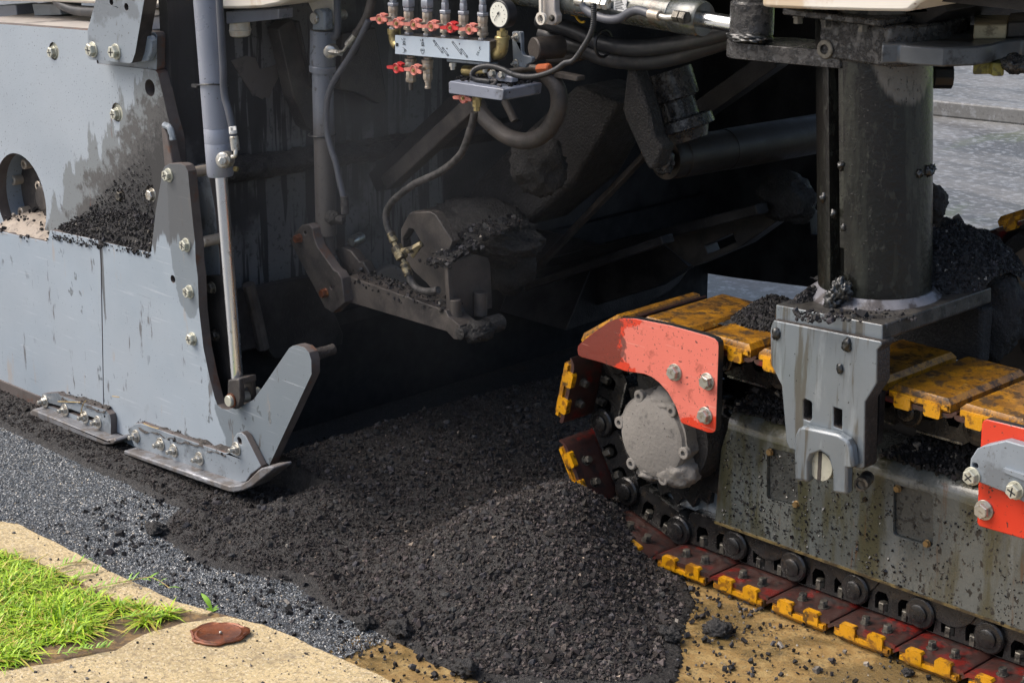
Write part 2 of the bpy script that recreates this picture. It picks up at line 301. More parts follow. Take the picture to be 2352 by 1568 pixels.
MT['pit_shade'] = mat('pit_shade_black', (.006, .006, .007), .8, 0, .2, 10)  # near-black tar coat, with the pit's shade put into its colour

# ---------------------------------------------------------------- mesh helpers
class MB:
    def __init__(s): s.v = []; s.f = []; s.m = []
    def add(s, verts, faces, mi=0):
        o = len(s.v); s.v.extend([tuple(float(c) for c in p) for p in verts])
        for f in faces: s.f.append(tuple(i + o for i in f)); s.m.append(mi)
        return s
    def prism(s, poly, off, holes=(), mi=0, side_mi=None):
        """planar 3D outline (+ holes) extruded by the vector off"""
        loops = [list(poly)] + [list(h) for h in holes]
        flat = [p for l in loops for p in l]; n = len(flat)
        tri = tessellate_polygon([[Vector(p) for p in l] for l in loops])
        off = np.array(off)
        vs_ = [np.array(p) for p in flat] + [np.array(p) + off for p in flat]
        fs = [tuple(t) for t in tri]; k = len(fs)
        fs += [tuple(i + n for i in reversed(t)) for t in tri]
        sides = []; st = 0
        for l in loops:
            m = len(l)
            for i in range(m):
                a, b = st + i, st + (i + 1) % m
                sides.append((a, b, b + n, a + n))
            st += m
        s.add(vs_, fs, mi)
        o = len(s.v) - 2 * n
        for f in sides: s.f.append(tuple(i + o for i in f)); s.m.append(mi if side_mi is None else side_mi)
        return s
    def box(s, a, b, mi=0):
        (x0, y0, z0), (x1, y1, z1) = a, b
        return s.prism([(x0, y0, z0), (x1, y0, z0), (x1, y0, z1), (x0, y0, z1)], (0, y1 - y0, 0), mi=mi)
    def lathe(s, p0, axis, prof, n=24, mi=0, phase=0.0, flat=None):
        """prof: list of (distance along axis, radius)"""
        ax = Vector(axis).normalized(); q = ax.to_track_quat('Z', 'Y')
        e1 = q @ Vector((1, 0, 0)); e2 = q @ Vector((0, 1, 0)); p0 = Vector(p0)
        vs_ = []; fs = []
        for d, r in prof:
            for k in range(n):
                a = phase + 2 * math.pi * k / n
                vs_.append(p0 + ax * d + (e1 * math.cos(a) + e2 * math.sin(a)) * r)
        for j in range(len(prof) - 1):
            for k in range(n):
                fs.append((j * n + k, j * n + (k + 1) % n, (j + 1) * n + (k + 1) % n, (j + 1) * n + k))
        fs.append(tuple(range(n - 1, -1, -1))); fs.append(tuple((len(prof) - 1) * n + k for k in range(n)))
        return s.add(vs_, fs, mi)
    def cyl(s, p0, p1, r, n=24, mi=0, bev=.0015, r1=None, phase=0.0):
        p0 = Vector(p0); p1 = Vector(p1); L = (p1 - p0).length; r1 = r if r1 is None else r1
        b = min(bev, L * .3, r * .5)
        return s.lathe(p0, p1 - p0, [(0, r - b), (b, r), (L - b, r1), (L, r1 - b)], n, mi, phase)
    def tube(s, pts, r, n=12, mi=0, sub=8, rf=None, closed=False, rough=0.0):
        P = [Vector(p) for p in pts]
        if sub > 1 and len(P) > 2:
            Q = []
            for i in range(len(P) - 1):
                a = P[max(i - 1, 0)]; b = P[i]; c = P[i + 1]; d = P[min(i + 2, len(P) - 1)]
                for k in range(sub):
                    t = k / sub
                    Q.append(.5 * ((2 * b) + (c - a) * t + (2 * a - 5 * b + 4 * c - d) * t * t + (3 * b - a - 3 * c + d) * t ** 3))
            Q.append(P[-1]); P = Q
        vs_ = []; fs = []; T0 = (P[1] - P[0]).normalized(); up = T0.orthogonal().normalized(); dist = 0
        for i, p in enumerate(P):
            T = (P[min(i + 1, len(P) - 1)] - P[max(i - 1, 0)]).normalized()
            up = (up - T * up.dot(T)).normalized(); si = T.cross(up)
            if i: dist += (p - P[i - 1]).length
            rr = r if rf is None else rf(i, dist, r)
            for k in range(n):
                a = 2 * math.pi * k / n; q = rr * (1 + (random.uniform(-rough, rough) if rough else 0))
                vs_.append(p + (up * math.cos(a) + si * math.sin(a)) * q)
        for j in range(len(P) - 1):
            for k in range(n):
                fs.append((j * n + k, j * n + (k + 1) % n, (j + 1) * n + (k + 1) % n, (j + 1) * n + k))
        fs.append(tuple(range(n - 1, -1, -1))); fs.append(tuple((len(P) - 1) * n + k for k in range(n)))
        return s.add(vs_, fs, mi)
    def mesh(s, name, mats, angle=35):
        me = bpy.data.meshes.new(name); me.from_pydata(s.v, [], s.f)
        for m in mats: me.materials.append(m)
        if len(mats) > 1: me.polygons.foreach_set('material_index', s.m)
        bm = bmesh.new(); bm.from_mesh(me); bmesh.ops.recalc_face_normals(bm, faces=bm.faces); bm.to_mesh(me); bm.free()
        me.shade_smooth(); me.set_sharp_from_angle(angle=math.radians(angle))
        return me
    def build(s, name, m, parent=None, bev=0.0, angle=35, segs=2):
        mats = [MT[k] for k in ([m] if isinstance(m, str) else m)]
        o = bpy.data.objects.new(name, s.mesh(name, mats, angle)); COL.objects.link(o); o.parent = parent
        if bev:
            b = o.modifiers.new('bevel', 'BEVEL'); b.width = bev; b.segments = segs; b.limit_method = 'ANGLE'; b.angle_limit = math.radians(40)
            b.harden_normals = False
        return o

def thing(name, label, cat, loc=(0, 0, 0), group=None):
    o = bpy.data.objects.new(name, None); COL.objects.link(o); o.location = loc; o.empty_display_size = .1
    o['label'] = label; o['category'] = cat
    if group: o['group'] = group
    return o
def tag(o, label=None, cat=None, group=None, kind=None):
    for k, v in (('label', label), ('category', cat), ('group', group), ('kind', kind)):
        if v: o[k] = v
    return o
def inst(name, me, parent, loc=(0, 0, 0), rot=None, scale=None):
    o = bpy.data.objects.new(name, me); COL.objects.link(o); o.parent = parent; o.location = loc
    if rot is not None: o.rotation_euler = rot
    if scale: o.scale = scale
    return o
def py(pts, y): return [PY(u, v, y) for u, v in pts]
def plate(name, pts, y, t, m, parent, holes=(), bev=.003, edge=None):
    """outline standing in the plane Y=y, thickness t away from the viewer's side"""
    b = MB(); hs = [h if len(h[0]) == 3 else py(h, y) for h in holes]
    b.prism(py(pts, y), (0, t, 0), hs, 0, 1 if edge else None)
    return b.build(name, [m, edge] if edge else m, parent, bev)
def plate_x(name, pts, x, t, m, parent, bev=.003):
    return MB().prism([PX(u, v, x) for u, v in pts], (-t, 0, 0)).build(name, m, parent, bev)
def plate_z(name, pts, z0, z1, m, parent, bev=.004, holes=()):
    return MB().prism([(x, y, z0) for x, y in pts], (0, 0, z1 - z0), [[(x, y, z0) for x, y in h] for h in holes]).build(name, m, parent, bev)
def circ(c, r, n=32, y=None):
    return [(c[0] + r * math.cos(2 * math.pi * k / n), c[1] if y is None else y, c[2] + r * math.sin(2 * math.pi * k / n)) for k in range(n)]
def tube_px(name, pts, y, r, m, parent, n=12, sub=8, rf=None, rough=0.0):
    """pts: (u, v) in plane y, or (u, v, y)"""
    return MB().tube([PY(p[0], p[1], p[2] if len(p) > 2 else y) for p in pts], r, n, 0, sub, rf, rough=rough).build(name, m, parent, angle=60)

# noise on arrays, for relief of heaps and lumps
def _h(ix, iy, iz, seed):
    n = (ix * 374761393 + iy * 668265263 + iz * 2147483647 + seed * 974634777) & 0xffffffff
    n = ((n ^ (n >> 13)) * 1274126177) & 0xffffffff
    return ((n ^ (n >> 16)) & 0xffff) / 65535.0
def vnoise(p, scale, seed=0):
    q = np.asarray(p, float) * scale; i = np.floor(q).astype(np.int64); f = q - i; f = f * f * (3 - 2 * f)
    r = 0
    for dx in (0, 1):
        for dy in (0, 1):
            for dz in (0, 1):
                wgt = (f[:, 0] if dx else 1 - f[:, 0]) * (f[:, 1] if dy else 1 - f[:, 1]) * (f[:, 2] if dz else 1 - f[:, 2])
                r = r + wgt * _h(i[:, 0] + dx, i[:, 1] + dy, i[:, 2] + dz, seed)
    return r * 2 - 1
def fbm(p, scale, octs=4, seed=0):
    r = 0; a = 1.0; t = 0
    for k in range(octs): r = r + a * vnoise(p, scale * 2 ** k, seed + k); t += a; a *= .5
    return r / t
def sstep(a, b, x):
    t = np.clip((x - a) / (b - a), 0, 1); return t * t * (3 - 2 * t)

_ico = bmesh.new(); bmesh.ops.create_icosphere(_ico, subdivisions=1, radius=1)
ICOV = np.array([v.co[:] for v in _ico.verts]); ICOF = np.array([[v.index for v in f.verts] for f in _ico.faces]); _ico.free()
OCTV = np.array([(1, 0, 0), (-1, 0, 0), (0, 1, 0), (0, -1, 0), (0, 0, 1), (0, 0, -1)], float)
OCTF = np.array([(0, 2, 4), (2, 1, 4), (1, 3, 4), (3, 0, 4), (2, 0, 5), (1, 2, 5), (3, 1, 5), (0, 3, 5)])
CUBV = np.array([(x, y, z) for x in (-1, 1) for y in (-1, 1) for z in (-1, 1)], float) * .75
CUBF = np.array([(0, 1, 3), (0, 3, 2), (4, 6, 7), (4, 7, 5), (0, 4, 5), (0, 5, 1), (2, 3, 7), (2, 7, 6), (0, 2, 6), (0, 6, 4), (1, 5, 7), (1, 7, 3)])
def fast_mesh(name, V, Fc, mats, tint=None, smooth=False):
    me = bpy.data.meshes.new(name); k = Fc.shape[1]
    me.vertices.add(len(V)); me.vertices.foreach_set('co', V.astype(np.float32).ravel())
    me.loops.add(Fc.size); me.loops.foreach_set('vertex_index', Fc.astype(np.int32).ravel())
    me.polygons.add(len(Fc)); me.polygons.foreach_set('loop_start', np.arange(0, Fc.size, k, dtype=np.int32))
    if tint is not None:
        a = me.color_attributes.new('tint', 'FLOAT_COLOR', 'POINT'); a.data.foreach_set('color', np.c_[tint, np.ones(len(tint))].astype(np.float32).ravel())
    me.update(calc_edges=True); me.validate()
    for m in mats: me.materials.append(MT[m])
    me.shade_smooth() if smooth else me.shade_flat()
    return me
def chips(name, P, size, m, parent=None, tint=None, flat=(.45, 1.0), shape='cube', rng=RNG, lie=None):
    """angular fragments at the points P; size: per-fragment radius"""
    n = len(P); BV, BF = {'cube': (CUBV, CUBF), 'oct': (OCTV, OCTF), 'ico': (ICOV, ICOF)}[shape]
    size = np.broadcast_to(np.asarray(size, float), (n,))
    q = rng.normal(size=(n, 4))
    if lie is not None: q[:, 1:3] *= lie; q[:, 0] += 0
    q /= np.linalg.norm(q, axis=1, keepdims=True)
    w_, x, y, z = q.T
    R = np.stack([1 - 2 * (y * y + z * z), 2 * (x * y - z * w_), 2 * (x * z + y * w_), 2 * (x * y + z * w_), 1 - 2 * (x * x + z * z), 2 * (y * z - x * w_),
                  2 * (x * z - y * w_), 2 * (y * z + x * w_), 1 - 2 * (x * x + y * y)], 1).reshape(n, 3, 3)
    sc = np.stack([rng.uniform(.8, 1.35, n), rng.uniform(.65, 1.05, n), rng.uniform(*flat, n)], 1) * size[:, None]
    V = BV[None] * (1 + rng.uniform(-.38, .3, (n, len(BV), 3))) * sc[:, None, :]
    V = np.einsum('nij,nkj->nki', R, V) + P[:, None, :]
    Fc = BF[None] + (np.arange(n) * len(BV))[:, None, None]
    tv = None if tint is None else np.repeat(tint, len(BV), axis=0)
    me = fast_mesh(name, V.reshape(-1, 3), Fc.reshape(-1, 3), [m], tv)
    o = bpy.data.objects.new(name, me); COL.objects.link(o); o.parent = parent
    return o
def dark_tint(n, lo=.010, hi=.045, pale=.012, rng=RNG):
    g = lo + (hi - lo) * rng.random(n) ** 2.2
    c = np.stack([g * rng.uniform(.98, 1.10, n), g, g * rng.uniform(.95, 1.12, n)], 1)
    k = rng.random(n) < pale; c[k] = np.array([.32, .29, .25]) * rng.uniform(.4, 1.2, (k.sum(), 1))
    return c
def lump(name, c, r, m, parent=None, sub=4, amp=.25, sc=1.6, seed=0, flatten=None):
    b = bmesh.new(); bmesh.ops.create_icosphere(b, subdivisions=sub, radius=1)
    V = np.array([v.co[:] for v in b.verts]); 
    k = 1 + amp * fbm(V + seed * 7.3, sc, 4, seed) + amp * .35 * fbm(V, sc * 6, 2, seed + 9)
    V = V * k[:, None] * np.array(r) + np.array(c)
    if flatten is not None: V[:, 2] = np.maximum(V[:, 2], flatten)
    for v, co in zip(b.verts, V): v.co = co
    me = bpy.data.meshes.new(name); b.to_mesh(me); b.free(); me.materials.append(MT[m]); me.shade_smooth()
    o = bpy.data.objects.new(name, me); COL.objects.link(o); o.parent = parent
    return o

# bolts: head towards -Y
def bolt_mesh(name, hexr, hh, washr, m, mark=False, stud=0.0):
    b = MB()
    b.lathe((0, 0, 0), (0, -1, 0), [(0, washr), (.0028, washr), (.0034, washr - .0006)], 20, 0)
    b.lathe((0, -.003, 0), (0, -1, 0), [(0, hexr), (hh - .002, hexr), (hh, hexr * .88)], 6, 0, math.radians(20))
    if stud: b.lathe((0, -.003 - hh, 0), (0, -1, 0), [(-.002, hexr * .52), (stud - .001, hexr * .52), (stud, hexr * .4)], 10, 0)
    if mark:
        for a in (.6, -.75):
            c, s = math.cos(a) * hexr * .62, math.sin(a) * hexr * .62; t = hexr * .09
            nx, nz = -s / (hexr * .62) * t, c / (hexr * .62) * t; y = -.003 - hh
            b.prism([(-c - nx, y - .0006, -s - nz), (c - nx, y - .0006, s - nz), (c + nx, y - .0006, s + nz), (-c + nx, y - .0006, -s + nz)], (0, .001, 0), mi=1)
    return b.mesh(name, [MT[m], MT['ink']])
# ================================================================ the setting: ground, road, gutter, kerb
def sheet(name, pts, z, m, label=None):
    b = MB(); b.add([(x, y, z) for x, y in pts], [tuple(t) for t in tessellate_polygon([[Vector((x, y, 0)) for x, y in pts]])])
    me = bpy.data.meshes.new(name); me.from_pydata(b.v, [], b.f); me.materials.append(MT[m])
    bm = bmesh.new(); bm.from_mesh(me)
    bmesh.ops.recalc_face_normals(bm, faces=bm.faces)
    if sum(f.normal.z for f in bm.faces) < 0: bmesh.ops.reverse_faces(bm, faces=bm.faces)
    bm.to_mesh(me); bm.free()
    o = bpy.data.objects.new(name, me); COL.objects.link(o); return tag(o, kind='structure')
sheet('ground', [(-120, -120), (120, -120), (120, 120), (-120, 120)], -.008, 'ground')
def jag(a, b, n, amp, seed):
    r = random.Random(seed); out = []
    for k in range(n):
        t = k / n; out.append((a[0] + (b[0] - a[0]) * t + r.uniform(-amp, amp), a[1] + (b[1] - a[1]) * t + r.uniform(-amp, amp)))
    return out
sheet('road', jag((-.50, -.98), (-.62, 1.25), 40, .02, 3) + jag((-.62, 1.25), (-7, 1.35), 20, .05, 4) + [(-7, -1.05)], 0, 'road')
sheet('gutter', [(-.9, -1.1), (3.2, -1.1), (3.2, .9), (-.9, .9)], -.004, 'gutter')

# ---- kerb: concrete kept low, two pieces with a soil gap between, grass wedge behind
KZ = .06
def kz(pts): return [tuple(PZ(u, v, KZ)[:2]) for u, v in pts]
def wavy(p0, p1, n, amp, seed):
    r = random.Random(seed); out = []
    for k in range(n):
        t = k / n; out.append((p0[0] + (p1[0] - p0[0]) * t + r.uniform(-amp, amp), p0[1] + (p1[1] - p0[1]) * t + r.uniform(-amp, amp)))
    return out
def chain(pts, n, amp, seed):
    out = []
    for i in range(len(pts) - 1): out += wavy(pts[i], pts[i + 1], n, amp, seed + i)
    return out + [pts[-1]]
front = chain([(-160, 1150), (0, 1196), (40, 1202), (90, 1226), (150, 1256), (195, 1280), (250, 1310), (330, 1345), (400, 1378), (488, 1404)], 5, 1.2, 5)
back = chain([(478, 1409), (400, 1395), (330, 1388), (270, 1378), (180, 1330), (90, 1290), (0, 1262), (-160, 1200)], 4, 1.6, 9)
b = MB(); b.prism([(x, y, KZ) for x, y in kz(front + back)], (0, 0, -.25))
kerb = tag(b.build('kerb', 'kerb', None, .008), kind='structure')
front2 = chain([(520, 1415), (600, 1432), (668, 1458), (720, 1484), (800, 1518), (870, 1548), (930, 1580), (1150, 1690)], 5, 1.2, 15)
b = MB(); b.prism([(x, y, KZ) for x, y in kz(front2 + [(1100, 2200), (-200, 2200), (-200, 1560)] + chain([(0, 1541), (130, 1520), (265, 1492), (330, 1455), (420, 1430), (500, 1417)], 4, 1.6, 22))], (0, 0, -.25))
tag(b.build('kerb', 'kerb', None, .008), kind='structure')
gp = kz([(-200, 1190), (0, 1250), (180, 1320), (330, 1375), (500, 1402), (545, 1412), (520, 1424), (330, 1470), (265, 1500), (0, 1560), (-200, 1600)])
b = MB(); b.prism([(x, y, KZ - .006) for x, y in gp], (0, 0, -.2)); tag(b.build('verge', 'soil', None), kind='structure')

# ---- grass: one sward, uncountable
def blades(name, P, H, W, lean, tint, m='grass'):
    n = len(P); a = RNG.uniform(0, 2 * np.pi, n); d = np.stack([np.cos(a), np.sin(a), np.zeros(n)], 1); s = np.stack([-np.sin(a), np.cos(a), np.zeros(n)], 1)
    up = np.array([0, 0, 1.0]); V = []
    for t, wd in ((0, 1), (.4, .9), (.75, .6), (1, .04)):
        c = P + up * (H * t * (1 - .35 * lean * t))[:, None] + d * (H * lean * t * t)[:, None]
        V += [c - s * (W * wd)[:, None], c + s * (W * wd)[:, None]]
    V = np.stack(V, 1)
    F0 = np.array([(0, 1, 3, 2), (2, 3, 5, 4), (4, 5, 7, 6)])
    Fc = (F0[None] + (np.arange(n) * 8)[:, None, None]).reshape(-1, 4)
    me = fast_mesh(name, V.reshape(-1, 3), Fc, [m], np.repeat(tint, 8, 0)); o = bpy.data.objects.new(name, me); COL.objects.link(o); return o
def inpoly(P, poly):
    x, y = P[:, 0], P[:, 1]; r = np.zeros(len(P), bool); n = len(poly)
    for i in range(n):
        x0, y0 = poly[i]; x1, y1 = poly[(i + 1) % n]
        c = ((y0 > y) != (y1 > y)); r ^= c & (x < (x1 - x0) * (y - y0) / (y1 - y0 + 1e-12) + x0)
    return r
gpoly = kz([(-200, 1215), (0, 1268), (60, 1280), (140, 1320), (205, 1348), (255, 1380), (262, 1400), (240, 1440), (225, 1470), (120, 1500), (0, 1527), (-200, 1570)])
ga = np.array(gpoly); P = np.c_[RNG.uniform(ga[:, 0].min(), ga[:, 0].max(), 60000), RNG.uniform(ga[:, 1].min(), ga[:, 1].max(), 60000), np.full(60000, KZ - .008)]
P = P[inpoly(P, gpoly)]; ctr = np.array(kz([(60, 1400)])[0]); edge_ = np.array([min(np.hypot(p[0] - q[0], p[1] - q[1]) for q in [((a[0] * (1 - t) + b_[0] * t), (a[1] * (1 - t) + b_[1] * t)) for a, b_ in zip(gpoly, gpoly[1:] + gpoly[:1]) for t in (0, .25, .5, .75)]) for p in P[:24000]])
P = P[:24000]; P = P[(fbm(P, 16, 4, 3) > .22 - 1.0 * np.clip(edge_ / .10, 0, 1))][:11500]
tuft = kz([(262, 1385), (330, 1392), (400, 1400), (395, 1415), (330, 1432), (255, 1450)])
ta = np.array(tuft); Q = np.c_[RNG.uniform(ta[:, 0].min(), ta[:, 0].max(), 5000), RNG.uniform(ta[:, 1].min(), ta[:, 1].max(), 5000), np.full(5000, KZ - .006)]
Q = Q[inpoly(Q, tuft)]; Q = Q[fbm(Q, 25, 3, 5) > .18][:500]
P = np.r_[P, Q]; n = len(P)
g = RNG.random(n)[:, None]; yel = (RNG.random(n) < .28 + .25 * fbm(P, 7, 2, 12))[:, None]
tint = np.where(yel, np.array([.50, .42, .08]), np.array([.15, .32, .012]) * (1 - g) + np.array([.48, .68, .03]) * g)
o = blades('grass', P, RNG.uniform(.012, .042, n) * (1 + .7 * fbm(P, 11, 2, 8)), RNG.uniform(.0011, .0031, n), RNG.uniform(.4, 2.6, n), tint)
tag(o, 'bright green lawn grass behind the sandy kerb', 'grass', kind='stuff')
# creeping runners over the kerb
def runner(pts, seed, label, leaves=16, L=.028):
    r = random.Random(seed); root = None
    P3 = [Vector(PZ(u, v, KZ + .004 + .004 * (k % 2))) for k, (u, v) in enumerate(pts)]
    st = MB().tube(P3, .0013, 6, 0, 6); stem = st.build('stem', 'straw', None)
    root = thing('grass_runner', label, 'weed', tuple(P3[0]), 'grass runners creeping over the kerb')
    stem.parent = root; stem.location = -Vector(P3[0])
    lb = MB()
    for k in range(leaves):
        t = (k + .5) / leaves * (len(P3) - 1); i = int(t); p = P3[i].lerp(P3[min(i + 1, len(P3) - 1)], t - i) - P3[0]
        T = (P3[min(i + 1, len(P3) - 1)] - P3[i]).normalized(); a = r.choice((-1, 1)) * r.uniform(.4, 1.1)
        d = Matrix.Rotation(a, 3, 'Z') @ T; d.z = r.uniform(.05, .55); d.normalize(); s = Vector((-d.y, d.x, 0)).normalized(); l = L * r.uniform(.6, 1.3); wd = .0022
        q1 = p + d * l * .5 + Vector((0, 0, .003)); q2 = p + d * l
        lb.add([p - s * wd * .6, p + s * wd * .6, q1 - s * wd, q1 + s * wd, q2], [(0, 1, 3, 2), (2, 3, 4)])
    lb.build('leaves', 'leaf', root, angle=180)
    return root
runner([(120, 1305), (160, 1292), (200, 1291)], 1, 'short grass runner nearest the left edge of the kerb', 12)
runner([(165, 1330), (190, 1318), (225, 1313)], 2, 'small grass runner at the middle of the upper kerb', 12)
runner([(195, 1352), (240, 1343), (300, 1332), (350, 1326), (390, 1350)], 3, 'long grass runner reaching over the kerb edge onto the road', 24)
runner([(255, 1425), (310, 1412), (350, 1420), (400, 1402)], 4, 'grass runner along the soil gap between the two kerb pieces', 24)
runner([(130, 1502), (190, 1490), (250, 1487)], 5, 'grass runner lying on the lower kerb below the lawn', 26)
# single-leaf weed at the joint
wb_ = PZ(487, 1402, .0); root = thing('weed_seedling', 'single upright broad green leaf sprouting at the kerb joint', 'weed', tuple(wb_))
lb = MB(); tip = Vector(PY(462, 1362, wb_[1])) - Vector(wb_)
for k in range(6):
    t = k / 5; p = tip * t + Vector((0, 0, .008 * math.sin(t * 3))); wd = .0075 * math.sin(math.pi * (t * .9 + .06)); s = Vector((.7, .7, 0))
    lb.v += [tuple(p - s * wd), tuple(p + Vector((.003, -.003, -.002)) * math.sin(t * 3.1)), tuple(p + s * wd)]
for k in range(5):
    o3 = k * 3; lb.f += [(o3, o3 + 1, o3 + 4, o3 + 3), (o3 + 1, o3 + 2, o3 + 5, o3 + 4)]; lb.m += [0, 0]
lb.build('leaf', 'leaf', root, angle=180)
lb = MB()
for k in range(7):
    a = k * .9; d = Vector((math.cos(a), math.sin(a), .35)); s = Vector((-d.y, d.x, 0)); l = .014 + .004 * (k % 3)
    lb.add([(0, 0, 0), d * l * .5 - s * .004, d * l, d * l * .5 + s * .004], [(0, 1, 2, 3)])
lb.build('leaf_rosette', 'leaf', root, angle=180)

# ---- rusty cast cover lying on the kerb
cc = PZ(503, 1461, KZ); root = thing('metal_cover', 'rusty brown oval metal cover lying on the sandy kerb', 'cover', tuple(cc))
b = MB(); n = 40; prof = [(.0, .0), (.001, .97), (.005, 1.0), (.0068, .93), (.0045, .84), (.0062, .76), (.0042, .68), (.0040, .05)]
vs_ = []; fs = []
ex, ey = np.array([RIGHT[0], RIGHT[1]]) , np.array([-RIGHT[1], RIGHT[0]])
for z, rr in prof:
    for k in range(n):
        a = 2 * math.pi * k / n; w_ = 1 + .05 * math.sin(3 * a + 1) + .045 * math.sin(7 * a) + .03 * math.sin(13 * a + 2) if rr > .9 else 1
        q = ex * math.cos(a) * .066 * max(rr, .05) * w_ + ey * math.sin(a) * .052 * max(rr, .05) * w_
        vs_.append((q[0], q[1], z + .001 + (.003 * math.sin(a + .5) + .003 if rr > .5 else .003)))
for j in range(len(prof) - 1):
    for k in range(n): fs.append((j * n + k, j * n + (k + 1) % n, (j + 1) * n + (k + 1) % n, (j + 1) * n + k))
fs.append(tuple((len(prof) - 1) * n + k for k in range(n)))
b.add(vs_, fs); b.build('disc', 'rustcap', root)
b = MB(); b.lathe((.004, .002, .010), (0, 0, 1), [(0, .004), (.003, .0035), (.004, .002)], 10); b.build('rivet', 'zinc', root)

# ================================================================ heap of loose asphalt
def heap_h(x, y):
    p = np.stack([x, y, np.zeros_like(x)], 1)
    n1 = fbm(p, 3.2, 4, 21); n2 = fbm(p, 14, 3, 31)
    toe_y = -.775 + .05 * n1 + .16 * sstep(-1.30, -1.60, x) + .03 * np.sin(x * 7) + .07 * np.exp(-((x + .32) / .22) ** 2)
    fy = sstep(-.06, .44, y - toe_y) - .02
    crest = -1.30 + .10 * sstep(0, 1.2, y) + .025 * n1
    A = np.where(x < crest, 1 - 1.0 * sstep(0, .22, crest - x), 1 - .50 * sstep(0, .50, x - crest)) - .25 * np.exp(-((x + .85) / .16) ** 2)
    xc = x + .46 - .05 * (y + .2); B = np.exp(-(xc / np.where(xc < 0, .24, .40)) ** 2) * (1 - .78 * sstep(-.14, .20, y))
    toe_x = .27 - .9 * np.clip(y + .42, 0, .6) - .7 * np.clip(-.5 - y, 0, .4) + .05 * n1
    fx = sstep(0, .50, toe_x - x)
    h = (.128 * A * sstep(-.30, -.75, x) + (.165 * B + .02) * fx * sstep(-.95, -.5, x)) * fy
    h = np.minimum(h, 1.0 * np.maximum(toe_x - x, 0) + .0)
    h += (.016 * n1 + .007 * n2) * np.clip(h / .05, 0, 1)
    h = np.where(y < -.36, np.minimum(h, .03 + np.maximum(0, x + 1.24) * .55 + np.maximum(0, -.60 - y) * .3), h)
    strip = .016 * sstep(-.68, -.52, y) * sstep(-1.15, -1.35, x) * sstep(-.1, -.3, y)       # thin spill along the skids
    h = np.maximum(h, strip * (1 + .6 * n1))
    # clear of the gate above: material lies against it
    return h - .004
nx, ny = 330, 300
gx, gy = np.meshgrid(np.linspace(-3.6, .40, nx), np.linspace(-.92, 1.5, ny)); X_, Y_ = gx.ravel(), gy.ravel()
Hh = heap_h(X_, Y_); pp = np.stack([X_, Y_, Hh], 1)
Hh = Hh + np.where(Hh > .004, .004 * fbm(pp, 55, 2, 3), 0)
Hh = np.where(Hh <= .001, -.03, Hh)
idx = np.arange(nx * ny).reshape(ny, nx)
Fc = np.stack([idx[:-1, :-1], idx[:-1, 1:], idx[1:, 1:], idx[1:, :-1]], -1).reshape(-1, 4)
keep = (Hh[Fc] > -.02).any(1)
me = fast_mesh('asphalt_heap', np.stack([X_, Y_, Hh], 1), Fc[keep], ['heap'], smooth=True)
heap = bpy.data.objects.new('asphalt_heap', me); COL.objects.link(heap)
tag(heap, 'heap of loose black asphalt millings between the grey gate and the crawler', 'asphalt heap', kind='stuff')
def scatter(n, x0, x1, y0, y1, cond, rng=RNG):
    P = np.stack([rng.uniform(x0, x1, n), rng.uniform(y0, y1, n)], 1); z = heap_h(P[:, 0], P[:, 1]); k = cond(P, z); return np.c_[P[k], z[k]]
Pc = scatter(330000, -3.2, .38, -.92, 1.25, lambda P, z: z > .006)
near = np.clip((Pc[:, 0] + 1.2) / 1.3, 0, 1)
k = RNG.random(len(Pc)) < (.42 + .33 * (Pc[:, 1] < .3)) * (1 - .25 * near) * np.where(Pc[:, 0] < -1.6, (Pc[:, 1] < -.3) * .75, 1); Pc = Pc[k]; near = near[k]
sz = (.0022 + .0019 * near) * RNG.lognormal(0, .40, len(Pc)); Pc[:, 2] += sz * .25
tint = dark_tint(len(Pc), .020, .095, .006) * np.array([1.13, 1.0, .90]); tint *= (.70 + .50 * near)[:, None]
o = chips('asphalt_fragments', Pc, sz * 1.12, 'chips', heap, tint, (.5, 1.0), shape='oct'); o['kind'] = 'stuff'
Pb = scatter(2600, -1.45, .30, -.80, .9, lambda P, z: z > .012); o = chips('asphalt_clods', Pb, RNG.uniform(.006, .0125, len(Pb)), 'chips', heap, dark_tint(len(Pb), .020, .06, .004), (.5, .9), shape='ico'); o['kind'] = 'stuff'
# thin skirt of stray fragments round the toe
Ps = scatter(9000, -1.6, .55, -1.0, .05, lambda P, z: (z <= .006)); d = np.maximum(0, -.80 - Ps[:, 1]) * 6 + np.maximum(0, Ps[:, 0] - .05) * 4
Ps = Ps[RNG.random(len(Ps)) < .40 * np.exp(-d * 1.6) + .03]; Ps[:, 2] = .003
onk = (Ps[:, 1] < -.955); Ps = Ps[~onk]
o = chips('stray_fragments', Ps, .0042 * RNG.lognormal(0, .4, len(Ps)), 'chips', None, dark_tint(len(Ps), .012, .06, .06)); tag(o, 'scattered black asphalt fragments along the foot of the heap', 'asphalt fragments', kind='stuff')
# chips of the old road surface
n = 85000; P = np.c_[RNG.uniform(-3.0, -.45, n), RNG.uniform(-1.0, -.45, n), np.zeros(n)]
z = heap_h(P[:, 0], P[:, 1]); P = P[(z < .006)]; n = len(P)
g = .055 + .20 * RNG.random(n) ** 1.3; tint = np.stack([g * .92, g, g * 1.06], 1); k = RNG.random(n) < .012; tint[k] = np.array([.48, .40, .28]) * RNG.uniform(.5, 1.3, (k.sum(), 1))
o = chips('road_chippings', P, RNG.uniform(.0022, .0044, n), 'wetchips', None, tint, (.35, .7), lie=.35, shape='oct'); tag(o, 'wet grey chippings bedded in the old road surface', 'chippings', kind='stuff')
